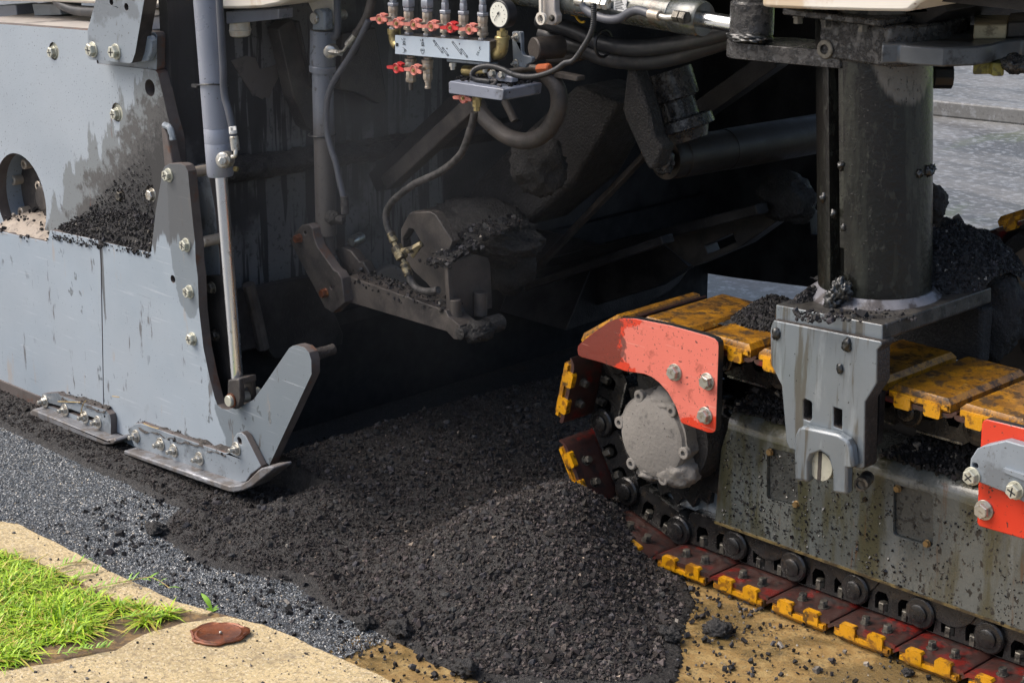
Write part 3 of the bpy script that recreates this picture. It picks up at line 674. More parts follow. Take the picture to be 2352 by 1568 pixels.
# dark fragments and grit on the muddy gutter
n = 2400; P = np.c_[RNG.uniform(-.45, 1.3, n), RNG.uniform(-.95, .02, n), np.full(n, .0)]; P = P[(heap_h(P[:, 0], P[:, 1]) < .004)]
o = chips('gutter_grit', P, .0018 * np.clip(RNG.lognormal(0, .55, len(P)), 0, 3.2), 'chips', None, dark_tint(len(P), .015, .08, .15)); tag(o, 'dark grit scattered over the muddy tan gutter', 'grit', kind='stuff')
# single lumps one can point at
for (u, v, r, lab) in [(360, 1226, .026, 'fist-sized black asphalt lump alone on the wet road left of the heap'),
                       (838, 1440, .022, 'black asphalt lump at the left toe of the heap by the tan gutter'),
                       (918, 1462, .026, 'flat asphalt lump on the heap toe above the tan gutter'),
                       (1070, 1545, .026, 'large asphalt lump at the lowest toe of the heap beside the kerb'),
                       (1650, 1452, .026, 'jagged asphalt slab at the right foot of the heap by the muddy gutter'),
                       (2085, 1547, .011, 'small angular stone on the wet mud below the track shoes'),
                       (1540, 1470, .024, 'larger lump near the right edge of the heap')]:
    p = PZ(u, v, .0); hz = max(0.0, float(heap_h(np.array([p[0]]), np.array([p[1]]))[0]))
    if hz > .01: p = PZ(u, v, hz); hz = max(0.0, float(heap_h(np.array([p[0]]), np.array([p[1]]))[0]))
    o = lump('asphalt_lump', (0, 0, r * .45), (r * 1.15, r * .9, r * .75), 'crud', None, 4, .75, 2.1, int(u)); o.location = (p[0], p[1], hz)
    tag(o, lab, 'asphalt lump', 'single asphalt lumps round the heap')

# grit and crumbs dropped on the kerb
kp = np.array([PZ(u, v, KZ + .001) for u, v in zip(RNG.uniform(20, 900, 420), RNG.uniform(1200, 1568, 420))])
kin = inpoly(kp, kz(front + back)) | inpoly(kp, kz(front2 + [(1100, 2200), (-200, 2200), (-200, 1560), (0, 1541), (130, 1520), (265, 1492), (330, 1455), (420, 1430), (500, 1417)]))
kp = kp[kin]; o = chips('kerb_grit', kp, .0018 * np.clip(RNG.lognormal(0, .5, len(kp)), 0, 2.2), 'chips', None, dark_tint(len(kp), .02, .12, .25)); tag(o, 'dark crumbs and grit lying on the sandy kerb', 'grit', kind='stuff')
# ================================================================ the milling machine
MA = thing('milling_machine', 'grey and white road milling machine with red and yellow crawler tracks', 'milling machine')
BOLT = bolt_mesh('bolt', .0155, .013, .019, 'cream', True)
BOLTP = bolt_mesh('bolt', .0155, .013, .020, 'zinc')
BOLTS = bolt_mesh('bolt', .0125, .010, .019, 'zinc', stud=.014)
BOLTD = bolt_mesh('bolt', .0135, .011, .0165, 'boltdirty')
BOLTC = bolt_mesh('bolt', .0085, .006, .0090, 'copper')
def bolts(parent, pts, y, me, s=1.0):
    for i, (u, v) in enumerate(pts):
        o = inst('bolt', me, parent, tuple(PY(u, v, y)), (0, random.uniform(0, 6.28), 0)); o.scale = (s, s, s)

# ---- gate: two lower panels with a seam, upper side plate behind
GY = -.45
gl = plate('gate_panel', R2([(-320, -30), (0, 35), (268, 95), (285, 32), (290, 30), (555, 84), (572, 120), (590, 1050), (600, 1190), (232, 1040), (230, 985), (0, 890), (-320, 770)]), GY, .028, 'plate', MA, edge='edge')
strap = R1([(948, 1575), (975, 1330), (1022, 1065), (1032, 1044), (1060, 1027), (1130, 1027), (1160, 1040), (1178, 1075), (1210, 1400), (1228, 1568)])
gr = plate('gate_panel', R2([(577, 110), (592, 98), (858, 156), (870, 140)]) + strap + R2([(1112, 90), (1116, 200), (1128, 300), (1135, 480), (1160, 700), (1195, 870), (1226, 990), (1240, 1025), (1265, 1046),
     (1300, 1052), (1400, 1020), (1445, 995), (1500, 920), (1648, 702), (1668, 688), (1692, 685), (1735, 697), (1762, 727), (1775, 770), (1777, 850), (1536, 1368), (1506, 1343), (1488, 1385), (1330, 1480), (760, 1262), (655, 1205), (603, 1190), (594, 1050)]),
     GY, .028, 'plate', MA, holes=[circ(PY(*R2([(986, 308)])[0], GY), .011, 16)], edge='edge')
gr['label'] = 'right gate panel with an upright strap and a slanted arm'
sk_ = plate('gate_skirt', R2([(-320, 765), (0, 882), (228, 978), (232, 1042), (100, 1000), (0, 955), (-320, 840)]), GY - .004, .02, 'edge', MA)
bolts(gr, R1([(1060, 1098), (1170, 1536)]) + R2([(1084, 380), (1101, 648)]), GY, BOLT)
HC = PY(48, 459, -.405)
up = plate('side_plate', R1([(-320, 135), (0, 152), (552, 192), (610, 400), (950, 438), (975, 444), (990, 462), (1050, 720), (1088, 860), (1095, 900), (1110, 1568), (-320, 1560)]), -.405, .035, 'plate_tar', MA, edge='edge', bev=0,
           holes=[circ(HC, .142, 40), circ(PY(*R1([(940, 552)])[0], -.405), .0235, 20), circ(PY(*R1([(338, 322)])[0], -.405), .026, 18), circ(PY(*R1([(735, 705)])[0], -.405), .027, 18),
                  circ(PY(*R1([(758, 1225)])[0], -.405), .022, 18), circ(PY(*R1([(945, 1215)])[0], -.405), .024, 18), circ(PY(*R1([(948, 1425)])[0], -.405), .016, 16)])
for (u, v), me, bm_ in ((R1([(338, 328)])[0], BOLT, 'cream'), (R1([(735, 715)])[0], BOLT, 'cream'), (R1([(762, 1228)])[0], BOLTD, 'browngrey'), (R1([(958, 1222)])[0], BOLTP, 'browngrey')):
    c = PY(u, v, -.398); b = MB(); b.lathe(c, (0, 1, 0), [(0, .030), (.02, .030)], 20); b.build('washer_plate', bm_, up)
    inst('bolt', me, up, tuple(c), (0, .5, 0))
# drive hub in the round opening
hb = MB(); hb.prism(circ(HC, .160, 40, -.3695), (0, .06, 0), [circ(HC, .1425, 40, -.3695)]); hs = hb.build('hub_recess', 'grey', MA)
hb = MB(); hb.lathe((HC[0], -.318, HC[2]), (0, 1, 0), [(0, .155), (.02, .155)], 40); hb.lathe((HC[0] + .03, -.352, HC[2]), (0, 1, 0), [(0, .036), (.006, .042), (.04, .042)], 24)
hb.prism([(HC[0] + .03, -.345, HC[2] + .06), (HC[0] + .09, -.345, HC[2] + .05), (HC[0] + .11, -.345, HC[2] - .13), (HC[0] + .02, -.345, HC[2] - .13)], (0, .03, 0)); hub = hb.build('drive_hub', 'browngrey', hs, .003)
SOCK = MB(); SOCK.lathe((0, 0, 0), (0, -1, 0), [(0, .016), (.03, .016), (.032, .014), (.032, .008), (.022, .0075)], 16); SOCKM = SOCK.mesh('socket_bolt', [MT['nickel']])
for p in R1([(203, 1022), (132, 1122), (108, 1308), (292, 1158), (182, 1322)]): inst('socket_bolt', SOCKM, hs, tuple(PY(*p, -.318)))
# spill on the ledge between plate and gate
def crest_pile(name, pts, y0, y1, h, m, parent, chipn=1200, seed=1, csz=.0045, slope=1.0):
    """bank lying on a ledge: pts along the ledge (u, v) at plane y0"""
    P = [Vector(PY(u, v, y0)) for u, v in pts]; n = 90; nr = 9; V = []; r_ = np.random.default_rng(seed)
    for i in range(n):
        t = i / (n - 1) * (len(P) - 1); k = min(int(t), len(P) - 2); p = P[k].lerp(P[k + 1], t - k)
        hh = h[k] + (h[k + 1] - h[k]) * (t - k) if isinstance(h, (list, tuple)) else h
        for j in range(nr): 
            s = j / (nr - 1); V.append((p.x, y0 + (y1 - y0) * s, p.z - .01 + (hh + .01) * math.sin(min(s * 1.25, 1) * math.pi / 2) ** slope))
    V = np.array(V); V[:, 2] += .010 * fbm(V, 30, 3, seed); V[:, 1] += .006 * fbm(V, 45, 2, seed + 5)
    idx = np.arange(n * nr).reshape(n, nr); Fc = np.stack([idx[:-1, :-1], idx[:-1, 1:], idx[1:, 1:], idx[1:, :-1]], -1).reshape(-1, 4)
    me = fast_mesh(name, V, Fc, [m], smooth=True); o = bpy.data.objects.new(name, me); COL.objects.link(o); o.parent = parent; o['kind'] = 'stuff'
    if chipn:
        k = r_.integers(0, len(V), chipn); Q = V[k] + r_.normal(0, .006, (chipn, 3)) * [1.6, .5, .8]
        c = chips(name + '_fragments', Q, csz * r_.lognormal(0, .35, chipn), 'chips', o, dark_tint(chipn, .012, .07, .02, r_), rng=r_); c['kind'] = 'stuff'
    return o
crest_pile('asphalt_spill', R1([(330, 1465), (480, 1495), (640, 1520), (800, 1545), (935, 1575)]), -.449, -.404, [.005, .055, .075, .08, .06], 'crud', up, 5200, 3, .0022)
crest_pile('sand_spill', R1([(-60, 1432), (40, 1450), (150, 1470), (280, 1500), (330, 1470)]), -.449, -.30, [.03, .04, .035, .02, .01], 'sand', up, 120, 4)
r_ = np.random.default_rng(5); n = 5200     # splashed tar fragments stuck to the plate
Q = np.c_[r_.uniform(0, 1, n), r_.uniform(0, 1, n)]; A_, B_, C_ = (np.array(PY(*R1([p])[0], -.407)) for p in ((430, 1440), (975, 1440), (930, 900)))
k = Q.sum(1) < 1; Q = Q[k]; Q = Q[r_.random(len(Q)) < (1 - Q[:, 1]) ** 1.6]
Q = A_ + (B_ - A_) * Q[:, :1] + (C_ - A_) * Q[:, 1:]
c = chips('tar_splashes', Q, .0015 * r_.lognormal(0, .4, len(Q)), 'chips', up, dark_tint(len(Q), .015, .09, .01, r_), rng=r_); c['kind'] = 'stuff'
# lifting lug wedge
lug = plate('lug', R1([(1010, 800), (1020, 790), (1045, 840), (1085, 1030), (1080, 1060), (1030, 1040)]), -.435, .03, 'edge', MA)
b = MB(); b.tube(py(R1([(1030, 785), (1062, 800), (1080, 850), (1085, 880)]), -.43), .009, 8, 0, 5, rough=.12); b.build('weld_bead', 'grey', lug)

# ---- upright post bolted to the plate
post = plate('post', R1([(575, -220), (600, 0), (548, 196), (551, 362), (562, 374), (812, 399), (828, 393), (848, 335), (905, 0), (935, -220)]), -.46, .042, 'grey', MA, edge='browngrey',
             holes=[circ(PY(*R1([(698, 14)])[0], -.46), .009, 14), circ(PY(*R1([(792, 45)])[0], -.46), .010, 14)])
bolts(post, R1([(586, 312), (730, 325)]), -.46, BOLT, 1.15)
pb = plate('post_backing', R1([(604, 388), (640, 425), (930, 440), (983, 440), (985, 225), (972, 203), (890, 195), (700, 200)]), -.400, .03, 'grey', MA, edge='edge')
plate('spacer_bar', R1([(872, 245), (895, 228), (930, 228), (950, 250), (948, 330), (925, 385), (860, 402), (835, 395)]), -.43, .02, 'grey', pb, bev=.006)
# top of the housing behind the plate
b = MB(); A_ = PY(-100, 50, -.37); B_ = PY(*R1([(575, 195)])[0], -.37); b.prism([(A_[0], -.369, A_[2]), (B_[0], -.369, B_[2] + .004), (B_[0], -.369, B_[2] - .03), (A_[0], -.369, A_[2] - .03)], (0, .5, 0)); ht = b.build('housing_top', 'tan', MA, .004)
plate('rib_block', R1([(200, 25), (370, 30), (385, 95), (215, 100)]), -.15, .08, 'grey', ht)
plate('rib_block', R1([(-60, 40), (100, 30), (110, 120), (-60, 115)]), -.12, .08, 'steelblue', ht)
tube_px('hose', R1([(330, -40), (370, 15), (430, 50), (500, 68), (620, 75)]), -.22, .016, 'rubber', MA)
# hood
hood = plate('hood', [(-500, -18), (0, 3), (125, 6), (340, 14), (470, 21), (560, 21), (610, 18), (645, 10), (675, -6), (700, -60), (720, -560), (-500, -560)], -.24, .55, 'white', MA, bev=.012)
plate('hood_seam', [(330, 15), (432, 13), (432, 17), (330, 19)], -.243, .004, 'black', hood, bev=0)
bm_ = plate('beam', [(300, 43), (335, 38), (450, 31), (640, 20), (640, 44), (566, 52), (335, 71), (300, 73)], -.18, .05, 'steelblue', MA)
plate('beam_flange', [(300, 25), (450, 19), (450, 30), (300, 41)], -.20, .09, 'tan', MA)
b = MB(); c = PY(549, 56, -.14); b.lathe(c, (0, 0, -1), [(-.01, .03), (.012, .032), (.014, .034), (.03, .03), (.034, .022)], 24); b.build('work_lamp', 'white', MA)['label'] = 'round white lamp housing under the beam'

# ---- front hydraulic cylinder with rod, clevis and hose
CYY = -.437
def axis(p0, p1, y): return Vector(PY(*p0, y)), Vector(PY(*p1, y))
p0, p1 = axis((470, -60), (506.5, 404), CYY); L = (p1 - p0).length; ax = (p1 - p0)
b = MB(); b.lathe(p0, ax, [(0, .0345), (L * .755, .0345), (L * .757, .0335), (L * .76, .0345), (L * .83, .0348), (L * .832, .034), (L * .835, .0348), (L - .006, .0352), (L - .004, .034), (L, .033)], 40)
cyl1 = b.build('hydraulic_cylinder', 'steelblue', MA)
q0, q1 = axis((508, 405), (545, 868), CYY); b = MB(); b.cyl(q0, q1, .0168, 32); b.build('piston_rod', 'chrome', cyl1)
c = PY(*R1([(1402, 1005)])[0], CYY - .028); b = MB(); b.lathe(c, Vector((.45, -1, .1)), [(-.02, .022), (.004, .021), (.009, .017), (.011, .009)], 24); b.lathe(c, Vector((.75, -.65, .15)), [(0, .010), (.022, .010), (.022, .0115), (.034, .0115), (.036, .009)], 6)
pt = b.build('port_fitting', 'zinc', cyl1)
e0 = Vector(PY(*R1([(1455, 985)])[0], CYY - .03)); e1 = Vector(PY(*R1([(1478, 960)])[0], CYY - .026)); e2 = Vector(PY(*R1([(1476, 925)])[0], CYY - .022))
b = MB(); b.tube([e0, (e0 + e1) * .5 + Vector((.004, 0, -.003)), e1, e2], .0055, 10, 0, 6); b.build('elbow_pipe', 'zinc', cyl1)
f0, f1 = axis(R1([(1478, 945)])[0], R1([(1466, 855)])[0], CYY - .02); b = MB(); b.cyl(f0, f1, .0115, 18); b.build('hose_ferrule', 'zinc', cyl1)
f0, f1 = axis(R1([(1463, 840)])[0], R1([(1458, 792)])[0], CYY - .02); b = MB(); b.cyl(f0, f1, .0102, 18); b.prism([f0 + Vector((.006, -.006, .01)), f0 + Vector((.017, -.003, .012)), f0 + Vector((.014, -.003, .022)), f0 + Vector((.004, -.006, .02))], (0, .001, 0)); b.build('hose_label', 'label', cyl1)
tube_px('hose', R1([(1465, 855), (1452, 780), (1432, 690), (1412, 620), (1402, 540), (1400, 440), (1392, 300), (1382, 120), (1370, -80)]), CYY - .02, .0096, 'rubbergrey', cyl1)
tc = Vector(PY(*R1([(1330, 543)])[0], CYY)); b = MB(); loop = []
for k in range(29):
    a = 2 * math.pi * k / 28; loop.append(tc + Vector((math.cos(a) * .042 + .005, math.sin(a) * .0375 - .002, math.cos(a + .75) * .010 + .003)))
b.tube(loop, .0024, 6, 0, 1); b.box(tc + Vector((-.060, -.022, -.006)), tc + Vector((-.038, -.010, .002))); b.build('cable_tie', 'black', cyl1)
b = MB(); c = PY(*R1([(1467, 1058)])[0], CYY); b.cyl(c, Vector(c) + Vector((.012, .004, 0)), .007, 6); b.build('plug', 'brass', cyl1)
clv = MB(); cl0 = R2([(1298, 890), (1310, 880), (1362, 878), (1372, 990), (1362, 1030), (1340, 1052), (1310, 1040), (1296, 1000)])
clv.prism(py(cl0, CYY - .034), (0, .017, 0)); clv.prism(py(R2([(1300, 882), (1362, 876), (1366, 915), (1300, 922)]), CYY - .033), (0, .058, 0))
clv.prism(py([(u + 28, v - 9) for u, v in cl0], CYY + .018), (0, .014, 0))
cv = clv.build('clevis', 'browngrey', cyl1, .004)
c = Vector(PY(*R2([(1322, 998)])[0], CYY - .034)); b = MB(); b.lathe(c, (0, -1, 0), [(-.09, .0155), (.012, .0155), (.014, .0140)], 28); b.build('pin', 'cream', cv)
b = MB(); b.lathe(c, (0, -1, 0), [(0, .0195), (.004, .0195), (.0045, .018)], 28); b.build('rusty_washer', 'rustcap', cv)
b = MB(); b.cyl(PY(*R2([(1418, 955)])[0], GY + .03), PY(*R2([(1400, 955)])[0], GY + .07), .017, 20); b.build('pin_boss', 'browngrey', cv)
# strap behind, spacers, dark inner plate
st2 = plate('inner_strap', R1([(1215, 1040), (1240, 1030), (1275, 1030), (1300, 1050), (1345, 1300), (1375, 1600), (1385, 1990), (1270, 1990), (1255, 1500)]), -.345, .03, 'grey', MA, edge='edge')
for p in R1([(1190, 1085)]) + R2([(1150, 98)]):
    b = MB(); a_ = PY(*p, GY + .028); b.cyl(a_, (a_[0], -.335, a_[2]), .015, 18); b.build('spacer_tube', 'nickel', st2)
ip = plate('inner_plate', R2([(1140, 330), (1155, 292), (1290, 285), (1315, 500), (1345, 800), (1370, 1060), (1280, 1060), (1195, 720), (1150, 700)]), -.385, .02, 'dark', MA)
bolts(ip, R2([(1212, 357), (1232, 628)]), -.385, BOLTD, 1.0)
stub = MB(); a_ = Vector(PY(*R2([(1742, 757)])[0], GY + .028)); stub.lathe(a_, (.15, 1, .10), [(-.01, .025), (.025, .022), (.035, .016), (.06, .0145), (.085, .0142), (.088, .011)], 18); stub.build('stop_pin', 'crudbrown', gr)

# ---- skid shoes under the gate
def skid(bracket, slots, foot, bpts, label):
    k = plate('skid_bracket', R2(bracket), GY - .022, .021, 'grey', MA, holes=[R2(s) for s in slots], bev=.003, edge='edge'); k['label'] = label
    plate('skid_foot', R2(foot), GY - .062, .062, 'rail2', k, bev=.004)
    bolts(k, R2(bpts), GY - .022, BOLTS)
    return k
MT['rail2'] = mat('scraped_skid_steel', (.23, .235, .25), .42, .35, .2, 12, [dict(col=(.13, .11, .095), scale=20, t=.52, w=.08, a=.8, rough=.7), dict(col=(.55, .56, .60), scale=14, st=(.4, 1, 1), t=.62, w=.04, a=.8, rough=.3)], .4, 130)
skid([(240, 962), (330, 955), (345, 972), (598, 1052), (625, 1080), (632, 1110), (632, 1195), (585, 1192), (240, 1040)], [[(275, 1012), (400, 1046), (548, 1102), (545, 1122), (400, 1072), (275, 1030)]],
     [(168, 1066), (185, 1050), (600, 1226), (650, 1214), (662, 1232), (640, 1250), (592, 1254), (176, 1092)], [(258, 1003), (373, 1052), (487, 1093), (560, 1122)], 'left skid shoe with a slotted bracket and four bolts')
skid([(726, 1165), (770, 1130), (800, 1128), (1285, 1298), (1328, 1290), (1332, 1215), (1350, 1186), (1375, 1180), (1400, 1200), (1490, 1375), (1430, 1420), (1405, 1460), (1320, 1475), (765, 1262)], [[(1352, 1215), (1362, 1208), (1375, 1222), (1378, 1250), (1360, 1245)]],
     [(706, 1284), (1200, 1452), (1310, 1488), (1370, 1480), (1410, 1458), (1468, 1400), (1488, 1386), (1556, 1378), (1560, 1392), (1480, 1455), (1440, 1488), (1390, 1512), (1332, 1524), (1295, 1518), (706, 1306)],
     [(778, 1202), (918, 1248), (994, 1284), (1140, 1330), (1350, 1274)], 'front skid shoe with an upturned toe and five bolts')
crest_pile('mud_on_bracket', R2([(780, 1140), (950, 1195), (1100, 1240), (1285, 1300)]), GY - .024, GY, [.004, .007, .005, .006], 'crudbrown', MA, 60, 8, .002)
crest_pile('mud_on_bracket', R2([(345, 975), (450, 1005), (598, 1055)]), GY - .024, GY, [.003, .006, .003], 'crudbrown', MA, 40, 9, .002)
# bits of straw caught on the gate
for pts in ([(640, 975), (662, 978), (680, 980)], [(330, 1005), (460, 1010)], [(455, 1105), (470, 1030), (490, 1000)], [(820, 1130), (860, 1148), (905, 1160)]):
    tube_px('straw', R2(pts), GY - .028, .0014, 'straw', gr, 5, 3)

# ---- drum wall closing the pit, with ledge, worn paint, gusset and scraper
XW = -1.73
dw = MB(); dw.box((XW - .04, -.372, .002), (XW, .62, 1.5)); dw = dw.build('drum_wall', 'drips', MA)
d2 = MB(); d2.box((XW - .04, .623, .002), (XW - .004, 1.9, 1.5)); d2.build('drum_wall', 'dark', MA)
lw = MB(); lw.box((XW + .002, -.36, .003), (XW + .03, 1.88, .42)); lw.build('shaded_wall_foot', 'pit_shade', dw)  # dark sheet over the lower wall; the pit's shade is in its colour
lw = MB(); lw.box((XW + .032, -.36, .30), (XW + .05, 1.5, .34)); lw.build('wear_strip', 'dark', dw)
def lx(pts, x): return [PX(u, v, x) for u, v in pts]
led = MB(); l0 = PX(500, 372, XW); l1 = PX(905, 318, XW); led.prism([(XW, l0[1], l0[2]), (XW + .05, l0[1], l0[2] - .005), (XW + .045, l0[1], l0[2] - .03), (XW, l0[1], l0[2] - .07)], (0, l1[1] - l0[1] + .5, l1[2] - l0[2])); led = led.build('wall_ledge', 'dark', dw, .004)
crest_x = [lump('caked_ledge', (XW + .02, l0[1] + .09 * k, l0[2] - .02 + (l1[2] - l0[2]) * k / 7), (.05, .085, .035), 'crud', dw, 4, .35, 2.2, 200 + k) for k in range(9)]
plate_x('worn_paint', S5([(505, 545), (560, 640), (665, 800), (700, 860), (745, 868), (785, 893), (805, 872), (845, 885), (880, 790), (950, 650), (940, 560), (860, 600), (760, 620), (720, 520), (640, 500)]), XW + .003, .004, 'patch', dw, 0)
plate_x('worn_paint', S7([(650, 80), (700, 50), (760, 40), (800, 60), (830, 130), (860, 420), (830, 560), (835, 640), (790, 600), (745, 560), (735, 430), (715, 300), (690, 180), (700, 330), (660, 420), (690, 540), (660, 560), (640, 420), (625, 360)]), XW + .003, .004, 'drips2', dw, 0) if False else None
plate_x('gusset', S5([(925, 265), (1000, 200), (1110, 185), (1235, 740), (1245, 1190), (1175, 1140), (1060, 850)]), XW + .07, .05, 'browngrey', dw)
plate_x('gusset_rib', S5([(1090, 190), (1120, 190), (1240, 760), (1240, 800)]), XW + .085, .02, 'dark', dw)
plate_x('cover_flap', S5([(1500, 300), (1800, 250), (1900, 900), (1820, 930), (1650, 840), (1480, 800)]), XW + .06, .03, 'browngrey', dw)
plate_x('scraper_blade', S7([(590, 790), (850, 735), (965, 715), (1040, 900), (1100, 1050), (1095, 1105), (770, 1182), (712, 1184), (680, 1150)]), XW + .12, .03, 'dark', MA)
plate_x('scraper_blade', S7([(440, 830), (560, 790), (600, 900), (650, 1120), (520, 1150), (470, 1150)]), XW + .16, .03, 'dark', MA)
b = MB(); b.tube(lx(S7([(560, 765), (595, 900), (645, 1130)]), XW + .165), .018, 10, 0, 5); b.build('blade_rib', 'browngrey', MA)
b = MB(); c = PX(*R4([(885, 835)])[0], XW + .05); b.lathe(c, (1, -.4, 0), [(0, .055), (.02, .055), (.026, .048)], 24); b.build('inspection_cap', 'dust', MA)
b = MB(); c = PX(*R4([(620, 515)])[0], XW + .05); b.lathe(c, (.4, -1, 0), [(-.04, .018), (.0, .018), (.02, .012)], 14); b.build('grease_cap', 'zinc', MA)

# ---- second cylinder and its linkage
Y2 = -.06
p0, p1 = axis(S5([(1328, 268)])[0], S5([(1322, 640)])[0], Y2); ax = p1 - p0; L = ax.length
q1 = Vector(PY(*R4([(402, 465)])[0], Y2)); b = MB(); b.lathe(p0, ax, [(0, .034), (.004, .0355), (L - .02, .0355), (L - .018, .034), (L - .014, .037), (L, .0365)], 32); b.cyl(p1, q1, .0292, 32)
cyl2 = b.build('hydraulic_cylinder', 'cyl2', MA)
lg = plate('cylinder_eye', S5([(1225, 120), (1245, 85), (1310, 82), (1338, 110), (1345, 275), (1228, 275)]), Y2 - .045, .03, 'grey', cyl2, bev=.005)
plate('cylinder_eye', S5([(1365, 150), (1420, 150), (1425, 280), (1350, 280)]), Y2 + .02, .02, 'grey', cyl2, bev=.004)
b = MB(); c = PY(*S5([(1258, 165)])[0], Y2 - .045); b.lathe(c, (0, -1, 0), [(-.1, .014), (.006, .0155), (.008, .014)], 24); b.build('pin', 'zinc', lg)
plate('white_lug', S5([(1185, -90), (1190, 30), (1230, 115), (1330, 110), (1345, 205), (1375, 232), (1400, 215), (1415, 150), (1418, -90)]), Y2 - .008, .03, 'white', MA, bev=.005)
b = MB(); c = Vector(PY(*S5([(1390, 465)])[0], Y2 - .03)); b.lathe(c, (.5, -.8, 0), [(-.02, .019), (.004, .018), (.008, .012)], 18); b.lathe(c, (.95, .1, .02), [(0, .0095), (.03, .0095), (.03, .0085), (.042, .0085)], 6); b.build('port_fitting', 'zinc', cyl2)
tube_px('elbow_pipe', S5([(1460, 462), (1500, 462), (1520, 445), (1545, 405)]), Y2 - .03, .0045, 'zinc', cyl2, 8, 5)
f0, f1 = axis(S5([(1545, 405)])[0], S5([(1632, 300)])[0], Y2 - .03); b = MB(); b.cyl(f0, f1, .010, 16); b.build('hose_ferrule', 'zinc', cyl2)
tube_px('hose', S5([(1625, 310), (1680, 230), (1730, 130), (1765, 0), (1780, -80)]), Y2 - .03, .0125, 'browngrey', cyl2)
tube_px('hose', S5([(1600, 480), (1660, 330), (1740, 180)]) , Y2 + .0, .011, 'rubber', cyl2)
tube_px('hose', S5([(1740, 180), (1650, 360), (1560, 520), (1480, 640), (1410, 760), (1365, 900), (1355, 1050), (1365, 1200), (1400, 1340), (1440, 1460)]) + R4([(510, 60), (540, 190), (545, 260)]), Y2 - .034, .0088, 'rubbergrey', cyl2)
tube_px('hose', S5([(1450, -60), (1458, 120), (1460, 250), (1445, 320), (1420, 332)]), Y2 - .02, .0095, 'rubbergrey', cyl2)
b = MB(); c = Vector(PY(*R4([(545, 235)])[0], Y2 - .034)); b.cyl(c + Vector((0, 0, .025)), c + Vector((.002, 0, -.025)), .0115, 14); b.build('hose_ferrule', 'crusty', cyl2)
lump('tar_crusted_fitting', PY(*R4([(450, 335)])[0], Y2 - .035), (.022, .02, .02), 'crud', cyl2, 3, .3, 2, 3)
lump('tar_crusted_fitting', PY(*R4([(515, 350)])[0], Y2 - .034), (.016, .014, .012), 'crud', cyl2, 3, .3, 2, 5)
b = MB(); c = Vector(PY(*S5([(1310, 1205)])[0], Y2)); b.tube([c + Vector((math.cos(a) * .037 + .004, math.sin(a) * .036, .0)) for a in np.linspace(0, 6.283, 25)], .003, 6, 0, 1); b.build('cable_tie', 'black', cyl2)
b = MB(); r0 = q1; r1 = Vector(PY(*R4([(440, 640)])[0], Y2)); b.cyl(r0, r1, .017, 20); b.build('piston_rod', 'browngrey', cyl2)
lk = plate('link_plate', R4([(112, 512), (200, 398), (225, 388), (265, 388), (295, 420), (300, 470), (330, 560), (455, 740), (490, 760), (522, 812), (545, 1000), (455, 1082), (390, 1042)]), Y2 - .055, .032, 'browngrey', MA, bev=.003, holes=[circ(PY(*R4([(440, 880)])[0], Y2 - .055), .006, 12), circ(PY(*R4([(235, 455)])[0], Y2 - .055), .006, 12)], edge='edge')
bolts(lk, R4([(195, 495), (398, 922)]), Y2 - .055, bolt_mesh('bolt', .012, .014, .013, 'rustcap'))
plate('link_plate', R4([(470, 590), (520, 560), (600, 600), (660, 680), (690, 680), (735, 760), (742, 835), (620, 850), (540, 760)]), Y2 + .03, .03, 'browngrey', MA)
bmx = plate('link_beam', R4([(525, 830), (540, 800), (570, 792), (1340, 1062), (1360, 1110), (1450, 1180), (1452, 1265), (1435, 1292), (1400, 1285), (1345, 1226), (600, 1002), (560, 985)]), Y2 - .025, .06, 'browngrey', MA, bev=.003)
crest_pile('crud_on_beam', R4([(560, 792), (800, 874), (1050, 960), (1340, 1060)]), Y2 - .024, Y2 + .034, [.002, .006, .006, .008], 'crudbrown', bmx, 400, 12, .0035)
b = MB(); c = Vector(PY(*R4([(1440, 1245)])[0], Y2 - .03)); b.lathe(c, (.0, 1, .0), [(0, .012), (.003, .017), (.03, .017), (.03, .022), (.07, .022), (.07, .016), (.10, .016), (.10, .024), (.15, .024), (.155, .02)], 20); pj = b.build('pivot_pin', 'crud', MA)
lump('tar_clot', c + Vector((.01, .06, -.004)), (.03, .045, .028), 'tarclot', pj, 4, .4, 2.2, 9) if False else lump('tar_clot', c + Vector((.01, .06, -.004)), (.03, .045, .028), 'crud', pj, 4, .4, 2.2, 9)

# bracket block at the end of the linkage
bp_ = plate('bracket_plate', R4([(985, 425), (1048, 302), (1078, 287), (1215, 287), (1258, 308), (1392, 520), (1345, 640), (1350, 1040), (1190, 850), (1090, 760), (1010, 650), (985, 520)]), Y2 + .03, .03, 'browngrey', MA, edge='crudbrown',
            holes=[R4([(1000, 500), (1050, 420), (1085, 425), (1145, 530), (1100, 600), (1050, 620), (1010, 580)])])
BXB = PY(*R4([(1352, 900)])[0], Y2 - .01)[0]
bb = MB(); bb.prism(lx(R4([(1352, 690), (1560, 620), (1675, 650), (1690, 700), (1705, 1045), (1560, 1060), (1550, 1110), (1450, 1120), (1380, 1110)]), BXB), (-.012, 0, 0)); bb.prism(py(R4([(1205, 645), (1330, 668), (1352, 690), (1378, 1132), (1346, 1132), (1322, 720), (1210, 690)]), Y2 - .012), (0, .014, 0))
bk = bb.build('angle_bracket', 'browngrey', MA, .003)
for p, r in ((R4([(1415, 1060)])[0], .016), (R4([(1610, 1000)])[0], .018)):
    c = Vector(PX(*p, BXB + .016)); b = MB(); b.cyl(c + Vector((0, 0, -.035)), c + Vector((0, 0, .03)), r, 16); b.build('hinge_knuckle', 'browngrey', bk)
A_ = np.array(PY(*R4([(1210, 640)])[0], Y2 - .012)); 
